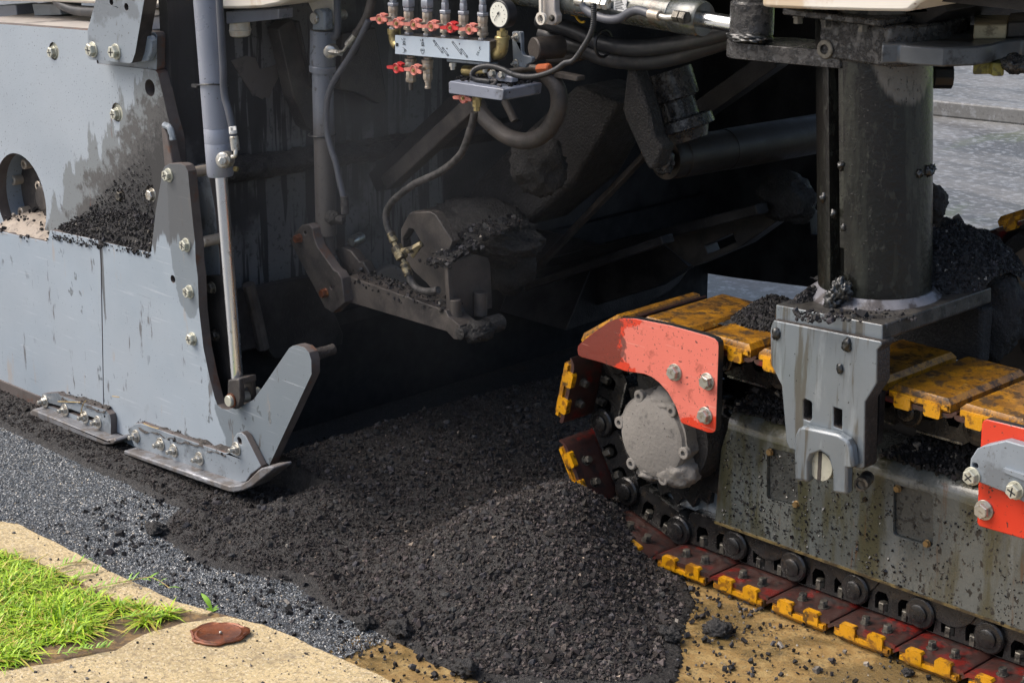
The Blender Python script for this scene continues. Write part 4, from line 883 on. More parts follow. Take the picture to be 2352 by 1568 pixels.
crest_pile('crud_on_bracket', R4([(1205, 645), (1270, 655), (1350, 680)]), Y2 - .014, Y2 + .25, [.055, .06, .05], 'crud', bk, 900, 13, .004)
lump('caked_arm', PY(*R4([(1600, 430)])[0], .22), (.20, .12, .085), 'crud', MA, 5, .3, 2.2, 21)
lump('caked_arm', PY(*R4([(1790, 600)])[0], .25), (.12, .06, .11), 'crud', MA, 4, .3, 2.0, 22)
ca = MB(); ca.prism(py(R4([(1500, 180), (1560, 60), (2000, -380), (2352, -700), (2700, -560), (2352, 60), (1950, 400), (1700, 420)]), .30), (0, .18, 0)); caked = ca.build('conveyor_arm', 'crud', MA, .012)
lump('caked_knob', PY(*R3([(2080, 1270)])[0], .16), (.075, .06, .085), 'crud', MA, 4, .4, 1.8, 31)
# hose and tee down to the bracket
tube_px('hose', R3([(1562, 880), (1555, 930), (1528, 1030), (1455, 1210), (1300, 1345), (1100, 1440), (975, 1530)]) + R4([(905, 230), (872, 310), (885, 410), (915, 470)]), -.10, .0098, 'crusty', MA, 12, 8, rough=.03)
tee = MB(); t0 = [Vector(PY(*p, -.10)) for p in R4([(905, 455), (935, 525), (950, 560), (1000, 655), (1012, 690), (1050, 790)])]
tee.cyl(t0[0], t0[1], .012, 12); tee.cyl(t0[1], t0[2], .008, 8); tee.cyl(t0[2], t0[3], .017, 12); tee.cyl(t0[3], t0[4], .008, 8); tee.cyl(t0[4], t0[5], .0125, 12)
tee.cyl((t0[2] + t0[3]) * .5, PY(*R4([(1075, 580)])[0], -.10), .009, 10); tee.cyl(PY(*R4([(1070, 585)])[0], -.10), PY(*R4([(1150, 540)])[0], -.09), .0095, 6); tee.cyl(PY(*R4([(1140, 548)])[0], -.09), PY(*R4([(1075, 640)])[0], -.095), .006, 6)
tee.build('tee_fitting', 'brasscrust', MA) if False else tee.build('tee_fitting', 'brassdirty', MA)
tube_px('hose', R4([(1048, 785), (1070, 840), (1115, 890), (1190, 912), (1280, 900)]), -.10, .0098, 'crusty', MA, 12, 8, rough=.03)
# ---- belly: far side panel, chassis floor, conveyor bars, roller
fp = plate('far_side_panel', [(1000, 480), (1420, 560), (1500, 640), (1580, 622), (1700, 640), (1960, 672), (1960, -150), (1000, -150)], 1.86, .05, 'dark', MA, holes=[R5([(1462, 1135), (1540, 1225), (1540, 1335), (1490, 1342)])])
fb = MB(); e0 = PX(1480, 705, XW); fb.prism(lx([(1380, 560), (1582, 620), (1560, 650), (1540, 668), (1500, 690), (1478, 705), (1300, 760)], XW + .35), (-.3, 0, 0)); fb.build('far_gate', 'dark', MA, .004)
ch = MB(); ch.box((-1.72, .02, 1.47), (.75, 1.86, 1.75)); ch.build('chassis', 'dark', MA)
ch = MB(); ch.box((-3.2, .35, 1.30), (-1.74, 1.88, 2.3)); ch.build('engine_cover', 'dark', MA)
def bar(name, a, b_, w, d, m='dark', bev=.004):
    a = Vector(a); b_ = Vector(b_); t = (b_ - a).normalized(); s = t.cross(Vector((0, 1, 0))).normalized() * w * .5
    return MB().prism([a + s, b_ + s, b_ - s, a - s], (0, d, 0)).build(name, m, MA, bev)
bar('conveyor_rail', PY(*R3([(850, 1440)])[0], .12), PY(*R3([(1540, 800)])[0], .12), .045, .05, 'browngrey')
bar('conveyor_rail', PY(*R3([(760, 1440)])[0], .22), PY(*R3([(1470, 770)])[0], .22), .06, .06, 'dark')
bar('conveyor_strut', PY(*R5([(-120, 1560)])[0], .45), PY(*R5([(530, 880)])[0], .45), .016, .03, 'browngrey')
bar('conveyor_strut', PY(*R5([(760, 690)])[0], .55), PY(*R5([(1270, 330)])[0], .55), .05, .05, 'dark')
bar('conveyor_side', PY(*R5([(-80, 1520)])[0], .75), PY(*R5([(1180, 1195)])[0], .75), .03, .05, 'dark')
bar('conveyor_side', PY(*R5([(-150, 1640)])[0], .6), PY(*R5([(640, 1370)])[0], .6), .025, .05, 'dark')
plate('scraper_frame', R5([(620, 1370), (1170, 1200), (1400, 1130), (1330, 1090), (1420, 1160), (1340, 1230), (1100, 1400), (820, 1520), (740, 1470)]), .9, .06, 'browngrey', MA, holes=[R5([(880, 1400), (1040, 1330), (1060, 1380), (900, 1450)])])
lump('caked_end', PY(*R5([(1345, 1130)])[0], .88), (.09, .06, .07), 'crud', MA, 4, .3, 2, 41)
plate('scraper_frame', R5([(-200, 1530), (120, 1420), (600, 1360), (700, 1440), (790, 1520), (600, 1640), (200, 1760), (-100, 1800)]), .95, .05, 'dark', MA)
XR = -.62; r0 = Vector(PX(*R5([(655, 912)])[0], XR)); r1 = Vector(PX(*R5([(1560, 757)])[0], XR)); d_ = (r1 - r0); L = d_.length
b = MB(); b.lathe(r0, d_, [(0, .036), (.002, .052), (.012, .0535), (.02, .0525), (.05, .0525), (.052, .0545), (L * .35, .0545), (L * .352, .056), (L, .056)], 36); rl = b.build('belt_roller', 'rollerm', MA)
lump('tar_clot', r0 + Vector((.02, -.03, .01)), (.03, .025, .04), 'grease', rl, 4, .5, 2.4, 51)
plate('roller_hanger', R5([(440, 370), (470, 370), (560, 640), (590, 780), (640, 840), (600, 960), (560, 970), (520, 890), (430, 690), (410, 620)]), .16, .05, 'crud', MA, bev=.01)
b = MB(); c = Vector(PY(*R5([(720, 640)])[0], .3)); b.lathe(c + Vector((-.03, 0, .1)), (.35, .1, -1), [(0, .06), (.07, .06), (.075, .045), (.12, .045), (.125, .075), (.15, .078), (.155, .06), (.18, .05)], 28); b.build('drive_motor', 'grease', MA)

# ---- hanging U hose, pipes behind the valves
tube_px('hose', R3([(1590, 860), (1690, 970), (1830, 1075), (1990, 1105), (2130, 1030), (2215, 880), (2225, 740), (2180, 640), (2100, 560)]), .02, .0215, 'browngrey', MA, 16)
tube_px('pipe', R3([(1800, 790), (1880, 950)]) , .03, .010, 'browngrey', MA, 12, 1)
tube_px('hose', R5([(-60, 120), (120, 170), (300, 245), (480, 275), (700, 255), (900, 215), (1050, 170)]), .12, .020, 'rubber', MA, 16)
tube_px('hose', R5([(-40, 190), (150, 260), (320, 325), (500, 345), (680, 325), (900, 260), (1080, 200)]), .16, .024, 'rubber', MA, 16)
tube_px('hose', R5([(0, 330), (80, 330), (260, 300), (420, 300)]), .2, .016, 'browngrey', MA, 14)
b = MB(); c = Vector(PY(*R5([(305, 250)])[0], .095)); b.tube([c + Vector((0, math.cos(a) * .03, math.sin(a) * .032)) for a in np.linspace(0, 6.283, 21)], .004, 6, 0, 1); b.build('hose_clip', 'black', MA)
b = MB(); c = Vector(PY(*S4([(2010, 580)])[0], .02)); b.lathe(c, (.25, 1, 0), [(0, .026), (.003, .029), (.03, .029), (.08, .029)], 28); b.build('filter_canister', 'browngrey', MA)
b = MB(); f0, f1 = axis(S4([(2060, 812)])[0], S4([(2205, 800)])[0], .0); b.cyl(f0, f1, .0115, 8, bev=.003); b.build('orange_marker', 'orange', MA)
bar('folded_blade', PY(*S4([(2240, 880)])[0], .01), PY(*R5([(155, 452)])[0], .01), .012, .03, 'browngrey')
tube_px('pipe', S4([(1700, 850), (1830, 830), (1980, 800), (2080, 812)]), .0, .0085, 'browngrey', MA, 12, 4)

# ---- valve manifold
VY = -.15
mf = plate('valve_manifold', S4([(380, 415), (1490, 490), (1495, 735), (380, 637)]), VY, .055, 'browngrey', MA, bev=.002)
plate('sign_panel', S4([(381, 416), (1489, 491), (1494, 733), (381, 635)]), VY - .004, .004, 'panel', mf, bev=.001)
plate('manifold_bracket', S4([(985, 690), (1495, 742), (1497, 778), (1410, 768), (1060, 735), (985, 728)]), VY + .005, .03, 'grey', mf, bev=.002)
SY = VY - .0052
def strokes(name, lines, wd=.0009):
    b = MB()
    for pts in lines:
        P = py(S4(pts), SY)
        for a_, c_ in zip(P[:-1], P[1:]):
            d = np.array(c_) - np.array(a_); n_ = np.array([-d[2], 0, d[0]]); n_ = n_ / (np.linalg.norm(n_) + 1e-9) * wd * .5
            b.prism([a_ - n_, c_ - n_, c_ + n_, a_ + n_], (0, .0007, 0))
    return b.build(name, 'ink', mf)
def ell(cx, cy, rx, ry, n=14, a0=0, a1=6.2832): return [(cx + rx * math.cos(a0 + (a1 - a0) * k / n), cy + ry * math.sin(a0 + (a1 - a0) * k / n)) for k in range(n + 1)]
def gear(cx, cy):
    L_ = [ell(cx, cy, 11, 16)]
    for k in range(8): a = k * .785; L_.append([(cx + 11 * math.cos(a), cy + 16 * math.sin(a)), (cx + 16 * math.cos(a), cy + 23 * math.sin(a))])
    return L_
strokes('drum_symbol', gear(486, 503) + [[(468, 525), (508, 528)], [(470, 475), (455, 458)], [(484, 470), (484, 447)], [(496, 470), (500, 455)]], 0.0010)
strokes('drum_symbol', gear(706, 518) + [[(690, 540), (728, 543)], [(692, 488), (676, 470)], [(702, 486), (702, 460)], [(708, 486), (708, 462)]], 0.0010)
strokes('fan_symbol', [ell(397, 517, 5, 8), ell(411, 519, 5, 8), ell(396, 537, 5, 8), ell(412, 539, 5, 8)], 0.0014)
strokes('flow_symbol', [[(470, 562), (492, 575), (496, 595), (490, 615), (472, 622)], [(486, 592), (500, 592), (500, 582), (514, 597), (500, 610), (500, 602), (486, 602)]], 0.0006)
strokes('spray_symbol', [[(682, 578), (724, 582), (724, 612), (714, 622), (714, 635), (706, 640), (697, 633), (697, 620), (683, 608), (682, 578)], [(690, 600), (696, 590), (703, 602), (709, 592), (716, 604)]], 0.0006)
def belt(x0, y0, x1, y1, r=8): 
    dx, dy = x1 - x0, y1 - y0; l = math.hypot(dx, dy); nx_, ny_ = -dy / l * r, dx / l * r
    return [ell(x0, y0, r, r * 1.3, 10), ell(x1, y1, r, r * 1.3, 10), [(x0 + nx_, y0 + ny_), (x1 + nx_, y1 + ny_)], [(x0 - nx_, y0 - ny_), (x1 - nx_, y1 - ny_)]]
strokes('conveyor_symbol', belt(837, 483, 938, 618) + belt(940, 568, 1003, 652) + [[(870, 505), (848, 545)], [(985, 568), (997, 570), (992, 582), (985, 568)]], 0.0007)
strokes('conveyor_symbol', belt(1057, 497, 1158, 632) + belt(1160, 583, 1226, 668) + [[(1133, 512), (1143, 513), (1138, 528), (1133, 512)]], 0.0007)
strokes('nozzle_symbol', [[(1380, 550), (1372, 575), (1390, 588)], [(1365, 595), (1375, 600)], [(1355, 610), (1350, 622)], [(1365, 615), (1362, 630)], [(1345, 630), (1340, 645)], [(1358, 640), (1355, 655)]], 0.0010)
# ball valves
MPX = 1 / 935.0 * .19531       # metres per picture unit of the close-up at the manifold
def hexstack(b, base, items):
    z = base[2]
    for h, r, n_, mi in items:
        h *= MPX; r *= MPX; b.lathe((base[0], base[1], z), (0, 0, 1), [(0, r * .93), (h * .12, r), (h * .88, r), (h, r * .93)], n_, mi, .3); z += h
def handle_mesh(m):
    b = MB(); b.lathe((0, 0, 0), (0, -1, 0), [(0, .0125), (.010, .0130), (.011, .0115), (.008, .0095), (.008, .006)], 22, 0)
    for s in (-1, 1):
        b.prism([(s * .007, -.009, -.004), (s * .030, -.013, -.0045 + s * .001), (s * .033, -.013, 0), (s * .030, -.013, .0035 + s * .001), (s * .007, -.009, .006)], (0, .0045, 0))
    b.prism([(-.008, -.002, .006), (.010, -.002, .006), (.013, -.002, .012), (-.004, -.002, .015)], (0, .012, 0))
    b.lathe((0, -.006, 0), (0, -1, 0), [(0, .0055), (.004, .0055), (.004, .003), (.008, .003)], 6, 1)
    return b.mesh('handle', [MT[m], MT['brass']])
HP, HR = handle_mesh('pink'), handle_mesh('red')
top = [(365, 345, 'p', (232, 225), 0), (548, 405, 'p', (430, 275), 1), (765, 420, 'p', (633, 290), 1), (975, 440, 'p', (838, 308), 2), (1190, 455, 'r', (1062, 325), 2), (1415, 475, 'p', (1285, 345), 2)]
for u, v, hc, hp, kind in top:
    base = PY(*S4([(u, v)])[0], VY + .028); b = MB()
    hexstack(b, base, [(26, 60, 6, 1), (30, 42, 16, 0), (36, 66, 20, 0), (70, 62, 20, 0), (40, 56, 8, 0), (75, 62, 8, 0), (8, 50, 16, 1), (36, 74, 6, 1), (14, 42, 16, 1)] + ([(95, 84, 6, 1), (90, 60, 16, 1)] if kind == 1 else [(75, 50, 6, 1), (60, 40, 16, 1), (60, 50, 6, 1)]))
    st = Vector(PY(*S4([hp])[0], VY - .012)); b.cyl((base[0], base[1], st.z), st + Vector((0, .004, 0)), .005, 10)
    v_ = b.build('ball_valve', ['nickel', 'nutgrey'], mf)
    inst('handle', HR if hc == 'r' else HP, v_, tuple(st), (0, random.uniform(-.12, .05), 0))
for u, v, hc, hp, k in [(565, 655, 'r', (428, 800), 0), (765, 672, 'p', (632, 825), 1)]:
    base = np.array(PY(*S4([(u, v)])[0], VY + .028)); b = MB(); z = base[2]
    seq = [(30, 48, 6, 0), (40, 72, 20, 0), (70, 66, 20, 0), (60, 60, 8, 0), (70, 62, 8, 0)] + ([(50, 64, 6, 0), (10, 30, 12, 0), (90, 28, 12, 1)] if k == 0 else [(30, 45, 12, 0), (50, 34, 12, 0), (30, 40, 12, 0)])
    for h, r, n_, mi in seq:
        h *= MPX; r *= MPX; b.lathe((base[0], base[1], z), (0, 0, -1), [(0, r * .93), (h * .12, r), (h * .88, r), (h, r * .93)], n_, mi, .3); z -= h
    st = Vector(PY(*S4([hp])[0], VY - .012)); b.cyl((base[0], base[1], st.z), st + Vector((0, .004, 0)), .005, 10)
    v_ = b.build('ball_valve', ['nickel', 'browngrey'], mf); inst('handle', HR if hc == 'r' else HP, v_, tuple(st), (0, .05, 0))
# elbows
el = MB(); P = [Vector(PY(*p, VY + .028)) for p in S4([(372, 350), (372, 430), (385, 500), (420, 540)])]; el.tube(P, .0142, 16, 0, 6); el.lathe(P[0] + Vector((0, 0, -.012)), (0, 0, 1), [(0, .0175), (.014, .0175)], 16); el.build('brass_elbow', 'brass', mf)
el = MB(); P = [Vector(PY(*p, VY + .02)) for p in S4([(1645, 440), (1645, 540), (1625, 610), (1560, 640), (1500, 630)])]; el.tube(P, .0150, 18, 0, 6); el.lathe(P[0] + Vector((0, 0, -.005)), (0, 0, 1), [(0, .0185), (.006, .0185), (.008, .0165)], 18); el.lathe(P[0] + Vector((0, 0, .004)), (0, 0, 1), [(0, .0135), (.011, .0135)], 6); el.lathe(P[0] + Vector((0, 0, .014)), (0, 0, 1), [(0, .006), (.012, .006)], 8)
el.build('brass_elbow', 'brass', mf)
b = MB(); f0, f1 = axis(S4([(1195, 830)])[0], S4([(1470, 850)])[0], VY + .06); b.cyl(f0, f1, .013, 16); b.build('brass_pipe', 'brass', mf)
for p in S4([(1062, 745), (1440, 775)]):
    c = PY(*p, VY - .002); b = MB(); b.lathe(c, (0, 0, -1), [(0, .009), (.008, .009), (.008, .006), (.016, .006)], 6); b.build('nut', 'zinc', mf)
br = plate('manifold_stay', S4([(1755, 382), (1770, 372), (1850, 375), (1862, 390), (1868, 610), (1895, 655), (1975, 668), (1995, 690), (1988, 735), (1930, 760), (1915, 800), (1770, 785)]), VY + .06, .012, 'grey', mf, bev=.002)
bolts(br, S4([(1805, 440), (1802, 750)]), VY + .06, BOLTS, .55)
# pressure gauge
gc = Vector(PY(*S4([(1603, 172)])[0], VY - .02)); b = MB(); b.lathe(gc, (0, 1, 0), [(0, .0315), (.002, .0335), (.028, .0335), (.031, .030)], 40); gg = b.build('pressure_gauge', 'black', MA)
b = MB(); b.lathe(gc + Vector((0, -.0005, 0)), (0, 1, 0), [(0, .0292), (.002, .0292)], 40); b.build('dial', 'dial', gg)
b = MB(); b.lathe(gc + Vector((0, -.0025, .002)), (0, -1, 0), [(0, .003), (.001, .003)], 14)
def stick(b, c, a, l0, l1, w_):
    d = Vector((math.cos(a), 0, math.sin(a))); n_ = Vector((-d.z, 0, d.x)) * w_ * .5; b.prism([c + d * l0 - n_, c + d * l1 - n_ * .5, c + d * l1 + n_ * .5, c + d * l0 + n_], (0, .0006, 0))
stick(b, gc + Vector((0, -.003, .002)), math.radians(232), -.006, .020, .0022)
for k in range(11): stick(b, gc + Vector((0, -.0013, 0)), math.radians(230 - 28 * k), .019, .0225, .0010)
b.build('needle_and_scale', 'ink', gg)
# ---- tray with cable loop
ty = -.19
tr = plate('tray', S4([(1012, 975), (1025, 955), (1645, 1050), (1660, 1062), (1648, 1170), (1632, 1187), (1025, 1103), (1012, 1085)]), ty, .13, 'greytray', MA, bev=.004)
crest_pile('tray_litter', S4([(1060, 968), (1250, 996), (1450, 1026), (1630, 1054)]), ty + .012, ty + .12, [.004, .006, .007, .006], 'crud', tr, 700, 17, .0035)
clp = plate('cable_clamp', S4([(1455, 860), (1470, 845), (1745, 905), (1765, 925), (1765, 975), (1480, 940)]), ty + .05, .02, 'steelblue', tr)
bolts(clp, S4([(1535, 862), (1645, 878)]), ty + .05, BOLTP, .55)
corr = lambda i, d, r: r * (1 + .09 * math.sin(d * 1500))
tube_px('corrugated_conduit', S4([(1510, 962), (1420, 950), (1330, 935), (1288, 880), (1330, 815), (1430, 782), (1540, 785), (1660, 820), (1790, 880), (1950, 905), (2120, 880), (2280, 815), (2380, 745)]) + R5([(135, 345), (190, 270), (225, 210), (245, 150), (250, 80), (248, 20)]), ty + .03, .0066, 'black', MA, 10, 30, corr)
tube_px('cable_end', S4([(1500, 955), (1545, 945), (1575, 955), (1550, 985), (1500, 1000)]), ty + .03, .0045, 'crusty', tr, 8, 6)
b = MB(); c = np.array(PY(*S4([(1345, 1130)])[0], ty + .06)); z = c[2]
for h, r, n_ in [(40, 60, 12), (85, 52, 6), (12, 30, 10), (40, 40, 6)]:
    b.lathe((c[0], c[1], z), (0, 0, -1), [(0, r * MPX), (h * MPX, r * MPX)], n_); z -= h * MPX
dv = b.build('drain_valve', 'brass', MA); inst('handle', HP, dv, tuple(PY(*S4([(1212, 1152)])[0], ty + .03)))
MT['x'] = MT['brass']
# ring spanner and its bracket, loose cord
rg = plate('lever_bracket', S4([(2110, -60), (2255, -60), (2258, 130), (2285, 190), (2280, 265), (2240, 300), (2140, 285), (2100, 200)]), -.04, .02, 'tan', MA); bolts(rg, S4([(2232, 215)]), -.04, BOLTD, .5)
b = MB(); c = PY(*S4([(2090, 222)])[0], -.055); b.prism(circ(c, .0155, 24), (0, .008, 0), [circ(c, .0095, 24)]); b.prism(py(S4([(2072, -60), (2100, -60), (2102, 150), (2076, 150)]), -.054), (0, .006, 0)); b.build('ring_rod', 'white', MA, .001)
tube_px('yellow_cord', S4([(1750, -5), (1850, 2), (1940, 10), (2020, 15), (2060, 40)]) , .03, .0022, 'yellowwire', MA, 6, 6)
tube_px('yellow_cord', R5([(20, 45), (60, 52), (95, 58), (120, 82), (145, 90), (158, 112), (180, 128), (197, 125)]), .03, .0030, 'yellowwire', MA, 6, 6)

# ---- swing-arm cylinder
Y3 = .02
p0, p1 = axis(R5([(-250, -70)])[0], R5([(880, 112)])[0], Y3); ax = p1 - p0; L = ax.length
b = MB(); b.lathe(p0, ax, [(0, .040), (L - .085, .040), (L - .083, .0385), (L - .08, .0405), (L - .006, .0415), (L, .038), (L, .022)], 40); c3 = b.build('hydraulic_cylinder', 'frame', MA)
q1 = p1 + ax.normalized() * .16; b = MB(); b.cyl(p1 - ax.normalized() * .01, q1, .0185, 28); b.build('piston_rod', 'chrome', c3)
b = MB(); t_ = ax.normalized(); c = Vector(PY(*R5([(400, 30)])[0], Y3 - .0405)); s_ = t_.cross(Vector((0, 1, 0))).normalized()
b.prism([c - t_ * .02 - s_ * .014, c + t_ * .02 - s_ * .014, c + t_ * .02 + s_ * .014, c - t_ * .02 + s_ * .014], (0, .003, 0)); b.build('type_label', 'label', c3)
b = MB()
for k in range(6): b.prism([c - t_ * .015 + s_ * (-.009 + k * .0036) + Vector((0, -.0008, 0)), c + t_ * (.012 - .004 * (k % 3)) + s_ * (-.009 + k * .0036) + Vector((0, -.0008, 0)), c + t_ * (.012 - .004 * (k % 3)) + s_ * (-.0078 + k * .0036) + Vector((0, -.0008, 0)), c - t_ * .015 + s_ * (-.0078 + k * .0036) + Vector((0, -.0008, 0))], (0, .0005, 0))
b.build('type_label_print', 'ink', c3)
tube_px('hose', R5([(190, 20), (205, 55), (270, 95), (340, 112), (400, 105), (450, 75), (500, 60), (565, 78)]), Y3 - .055, .0105, 'rubbergrey', c3, 14, 8)
b = MB(); f0, f1 = axis(R5([(565, 80)])[0], R5([(628, 92)])[0], Y3 - .055); b.cyl(f0, f1, .012, 16); b.build('hose_ferrule', 'nickel', c3)
tube_px('elbow_pipe', R5([(625, 92), (660, 102), (700, 100), (720, 96)]), Y3 - .055, .0075, 'zinc', c3, 10, 5)
b = MB(); c = Vector(PY(*R5([(735, 96)])[0], Y3 - .055)); b.lathe(c - t_ * .012, t_, [(0, .014), (.016, .014), (.016, .011), (.02, .011), (.02, .0145), (.036, .0145)], 6); b.build('port_fitting', 'boltdirty', c3)
b = MB(); f0, f1 = axis(R5([(150, 5)])[0], R5([(200, 15)])[0], Y3 - .05); b.cyl(f0, f1, .012, 14); f0, f1 = axis(R5([(200, 15)])[0], R5([(265, 20)])[0], Y3 - .05); b.cyl(f0, f1, .0085, 14); f0, f1 = axis(R5([(268, 20)])[0], R5([(300, 22)])[0], Y3 - .05); b.cyl(f0, f1, .013, 6); f0, f1 = axis(R5([(305, 22)])[0], R5([(335, 26)])[0], Y3 - .05); b.cyl(f0, f1, .014, 6); b.build('port_fitting', 'zinc', c3)

# ---- knuckle, collar and lugs round the lifting column
cb = Vector(PY(2010, 690, .15)); ct = Vector(PY(2008, 140, .15)); CR = .127
zk0 = PY(*R5([(1150, 240)])[0], .0)[2]; kc = PY(*R5([(1150, 140)])[0], .02)
b = MB(); b.lathe((kc[0], kc[1], zk0 - .002), (0, 0, 1), [(0, .046), (.006, .050), (.012, .046), (.016, .049), (.085, .049), (.09, .045), (.095, .045)], 32); kn = b.build('knuckle', 'grease', MA)
lump('tar_clot', (kc[0] + .02, kc[1] - .035, zk0 + .012), (.05, .03, .012), 'tar', kn, 4, .5, 3, 61)
def z_at(p, y=.0): return PY(*p, y)[2]
def xy_at(pts, z): return [tuple(PZ(u, v, z)[:2]) for u, v in pts]
zb1 = zk0; zb0 = zb1 - .036
lugp = [(kc[0] + .054 * math.cos(a), kc[1] + .054 * math.sin(a)) for a in np.linspace(math.radians(100), math.radians(275), 14)] + [(cb.x - .04, .025), (cb.x + .02, .15), (kc[0] + .05, .12)]
plate_z('collar_lug', lugp, zb0, zb1, 'grease', MA, .005)
xl = PY(*R6([(228, 250)])[0], .018)[0]; xr = PY(*R6([(640, 250)])[0], .018)[0]
zc0 = z_at(R6([(230, 302)])[0], .018); zc1 = z_at(R6([(230, 90)])[0], .018)
colp = [(xl, .018), (xr - .02, .018), (xr + .01, .05), (xr + .03, .15), (xr - .0, .29), (xl + .04, .32), (xl - .01, .2)]
co = plate_z('column_collar', colp, zc0, zc1, 'grease', MA, .006)
for (p, me_, s) in ((R6([(266, 258)])[0], None, 1),):
    c = Vector(PY(*p, .018)); b = MB(); b.lathe(c, (0, -1, 0), [(-.01, .021), (.004, .021), (.006, .019), (.006, .011), (-.002, .010)], 24); b.build('socket_bolt', 'boltdirty', co)
fl = plate_z('mounting_flange', [(xl - .08, -.01), (xr - .03, -.01), (xr - .01, .3), (xl - .10, .3)], zc1, zc1 + .014, 'grease', MA, .003)
b = MB()
for p in R6([(122, 95), (268, 100), (462, 98)]):
    c = PY(*p, .0); b = MB(); b.lathe((c[0], .0, zc1), (0, 0, -1), [(0, .013), (.004, .013), (.004, .0105), (.016, .0105)], 6); b.build('flange_bolt', 'boltdirty', fl)
hull = plate('hull', R6([(-70, -700), (-70, 38), (0, 44), (200, 52), (500, 60), (680, 62), (705, 58), (750, 20), (800, -5), (900, -20), (1300, -60), (1900, -120), (1900, -700)]), -.07, .6, 'white', MA, bev=.008)
hull['label'] = 'cream body edge with rust along its lower rim'
plate('underbody', R6([(640, -30), (1010, -10), (1180, -30), (1000, 130), (930, 160), (640, 170), (560, 120)]), .40, .3, 'dark', MA)
plate('underbody', R6([(480, 70), (700, 60), (860, -30), (900, 60), (640, 205), (560, 210)]), .10, .25, 'dark', MA)
zr = PZ(0, 0, 0)[2]; zl1 = zc0 + .052; zl0 = zl1 - .040
rl_ = xy_at(R6([(560, 235), (650, 232), (720, 240), (880, 250), (1050, 243), (1130, 232), (1190, 215), (1290, 205), (1420, 215), (1450, 150), (1300, 120), (1000, 130), (700, 140), (560, 150)]), zl1)
rlug = plate_z('swing_lug', rl_, zl0, zl1, 'lugsteel', MA, .004)
b = MB(); P = xy_at(R6([(1035, 205), (1205, 205), (1225, 150), (1040, 150)]), zl1); b.prism([(x, y, zl1) for x, y in P], (0, 0, .03)); b.build('pale_block', 'wood', rlug, .004)
b = MB(); P = xy_at(R6([(1210, 200), (1320, 195), (1320, 140), (1225, 150)]), zl1); b.prism([(x, y, zl1) for x, y in P], (0, 0, .034)); b.build('latch_block', 'browngrey', rlug, .004)
b = MB(); P = xy_at(R6([(1038, 322), (1120, 320), (1140, 330), (1200, 330), (1200, 290), (1040, 290)]), zl0); b.prism([(x, y, zl0 - .028) for x, y in P], (0, 0, .028)); b.build('buffer_block', 'olive', rlug, .004)
lump('tar_clot', tuple(PZ(*R6([(1255, 335)])[0], zl0)), (.03, .03, .02), 'grease', rlug, 4, .4, 2.5, 66)

# ---- lifting column: slotted tube on the crawler yoke
n = 64; prof = []
a0, a1 = math.radians(-104.5), math.radians(-86)
for k in range(n):
    a = a1 + (2 * math.pi - (a1 - a0)) * k / (n - 1); prof.append((CR * math.cos(a), CR * math.sin(a)))
ri = CR - .03; prof += [(ri * math.cos(a0), ri * math.sin(a0)), (ri * math.cos(a1), ri * math.sin(a1))]
vec = ct - cb; vec = vec * 1.28
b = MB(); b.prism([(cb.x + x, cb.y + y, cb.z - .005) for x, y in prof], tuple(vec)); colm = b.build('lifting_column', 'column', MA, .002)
am = (a0 + a1) / 2 + .045; kd = Vector((math.cos(am), math.sin(am), 0)); kt = Vector((-kd.y, kd.x, 0)); kz_ = PY(*R6([(360, 1300)])[0], .03)[2]; f_ = (kz_ - cb.z) / vec.z
k0 = cb + vec * f_; b = MB(); b.prism([k0 + kd * (CR - .012) + kt * s + Vector((0, 0, 0)) for s in (-.006, .014)] + [k0 + kd * (CR - .04) + kt * s for s in (.014, -.006)], tuple(vec * (1 - f_))); b.build('key_bar', 'column', colm)
b = MB(); b.lathe((cb.x, cb.y, PY(*R8([(500, 200)])[0], -.06)[2] - .008), (0, 0, 1), [(0, CR + .026), (.008, CR + .024), (.022, CR + .007), (.028, CR + .001)], 48); b.build('weld_ring', 'weld', colm)
for i, (p, s) in enumerate([((360, 870), .008), ((740, 905), .007), ((785, 890), .009), ((812, 880), .008), ((268, 1035), .008), ((320, 1120), .007), ((370, 1190), .006)]):
    u, v = R6([p])[0]; sx = (u - 2009) / 128; ang = math.radians(-55.1) + math.asin(max(-.98, min(.98, sx))); c = Vector(PY(u, v, cb.y + math.sin(ang) * CR)); ctr = cb + vec * ((c.z - cb.z) / vec.z)
    lump('tar_blob', (ctr.x + math.cos(ang) * CR, ctr.y + math.sin(ang) * CR, c.z), (s, s, s * 1.3), 'tar', colm, 3, .8, 2.8, 70 + i)
for i, (p, s) in enumerate([((705, 280), .018), ((660, 400), .025), ((745, 320), .018), ((680, 340), .022)]):
    lump('tar_blob', PY(*S8([p])[0], .005), (s * .9, s * .8, s * 1.15), 'tar', colm, 4, .6, 2.6, 90 + i)
nut = MB(); c = PY(*R6([(825, 395)])[0], .35); nut.cyl(c, Vector(c) + Vector((.03, .03, 0)), .03, 10); nut.build('side_plug', 'black', colm)
lump('crud_lump', PY(*R6([(830, 1055)])[0], .36), (.030, .03, .045), 'crud', MA, 4, .3, 2, 95)

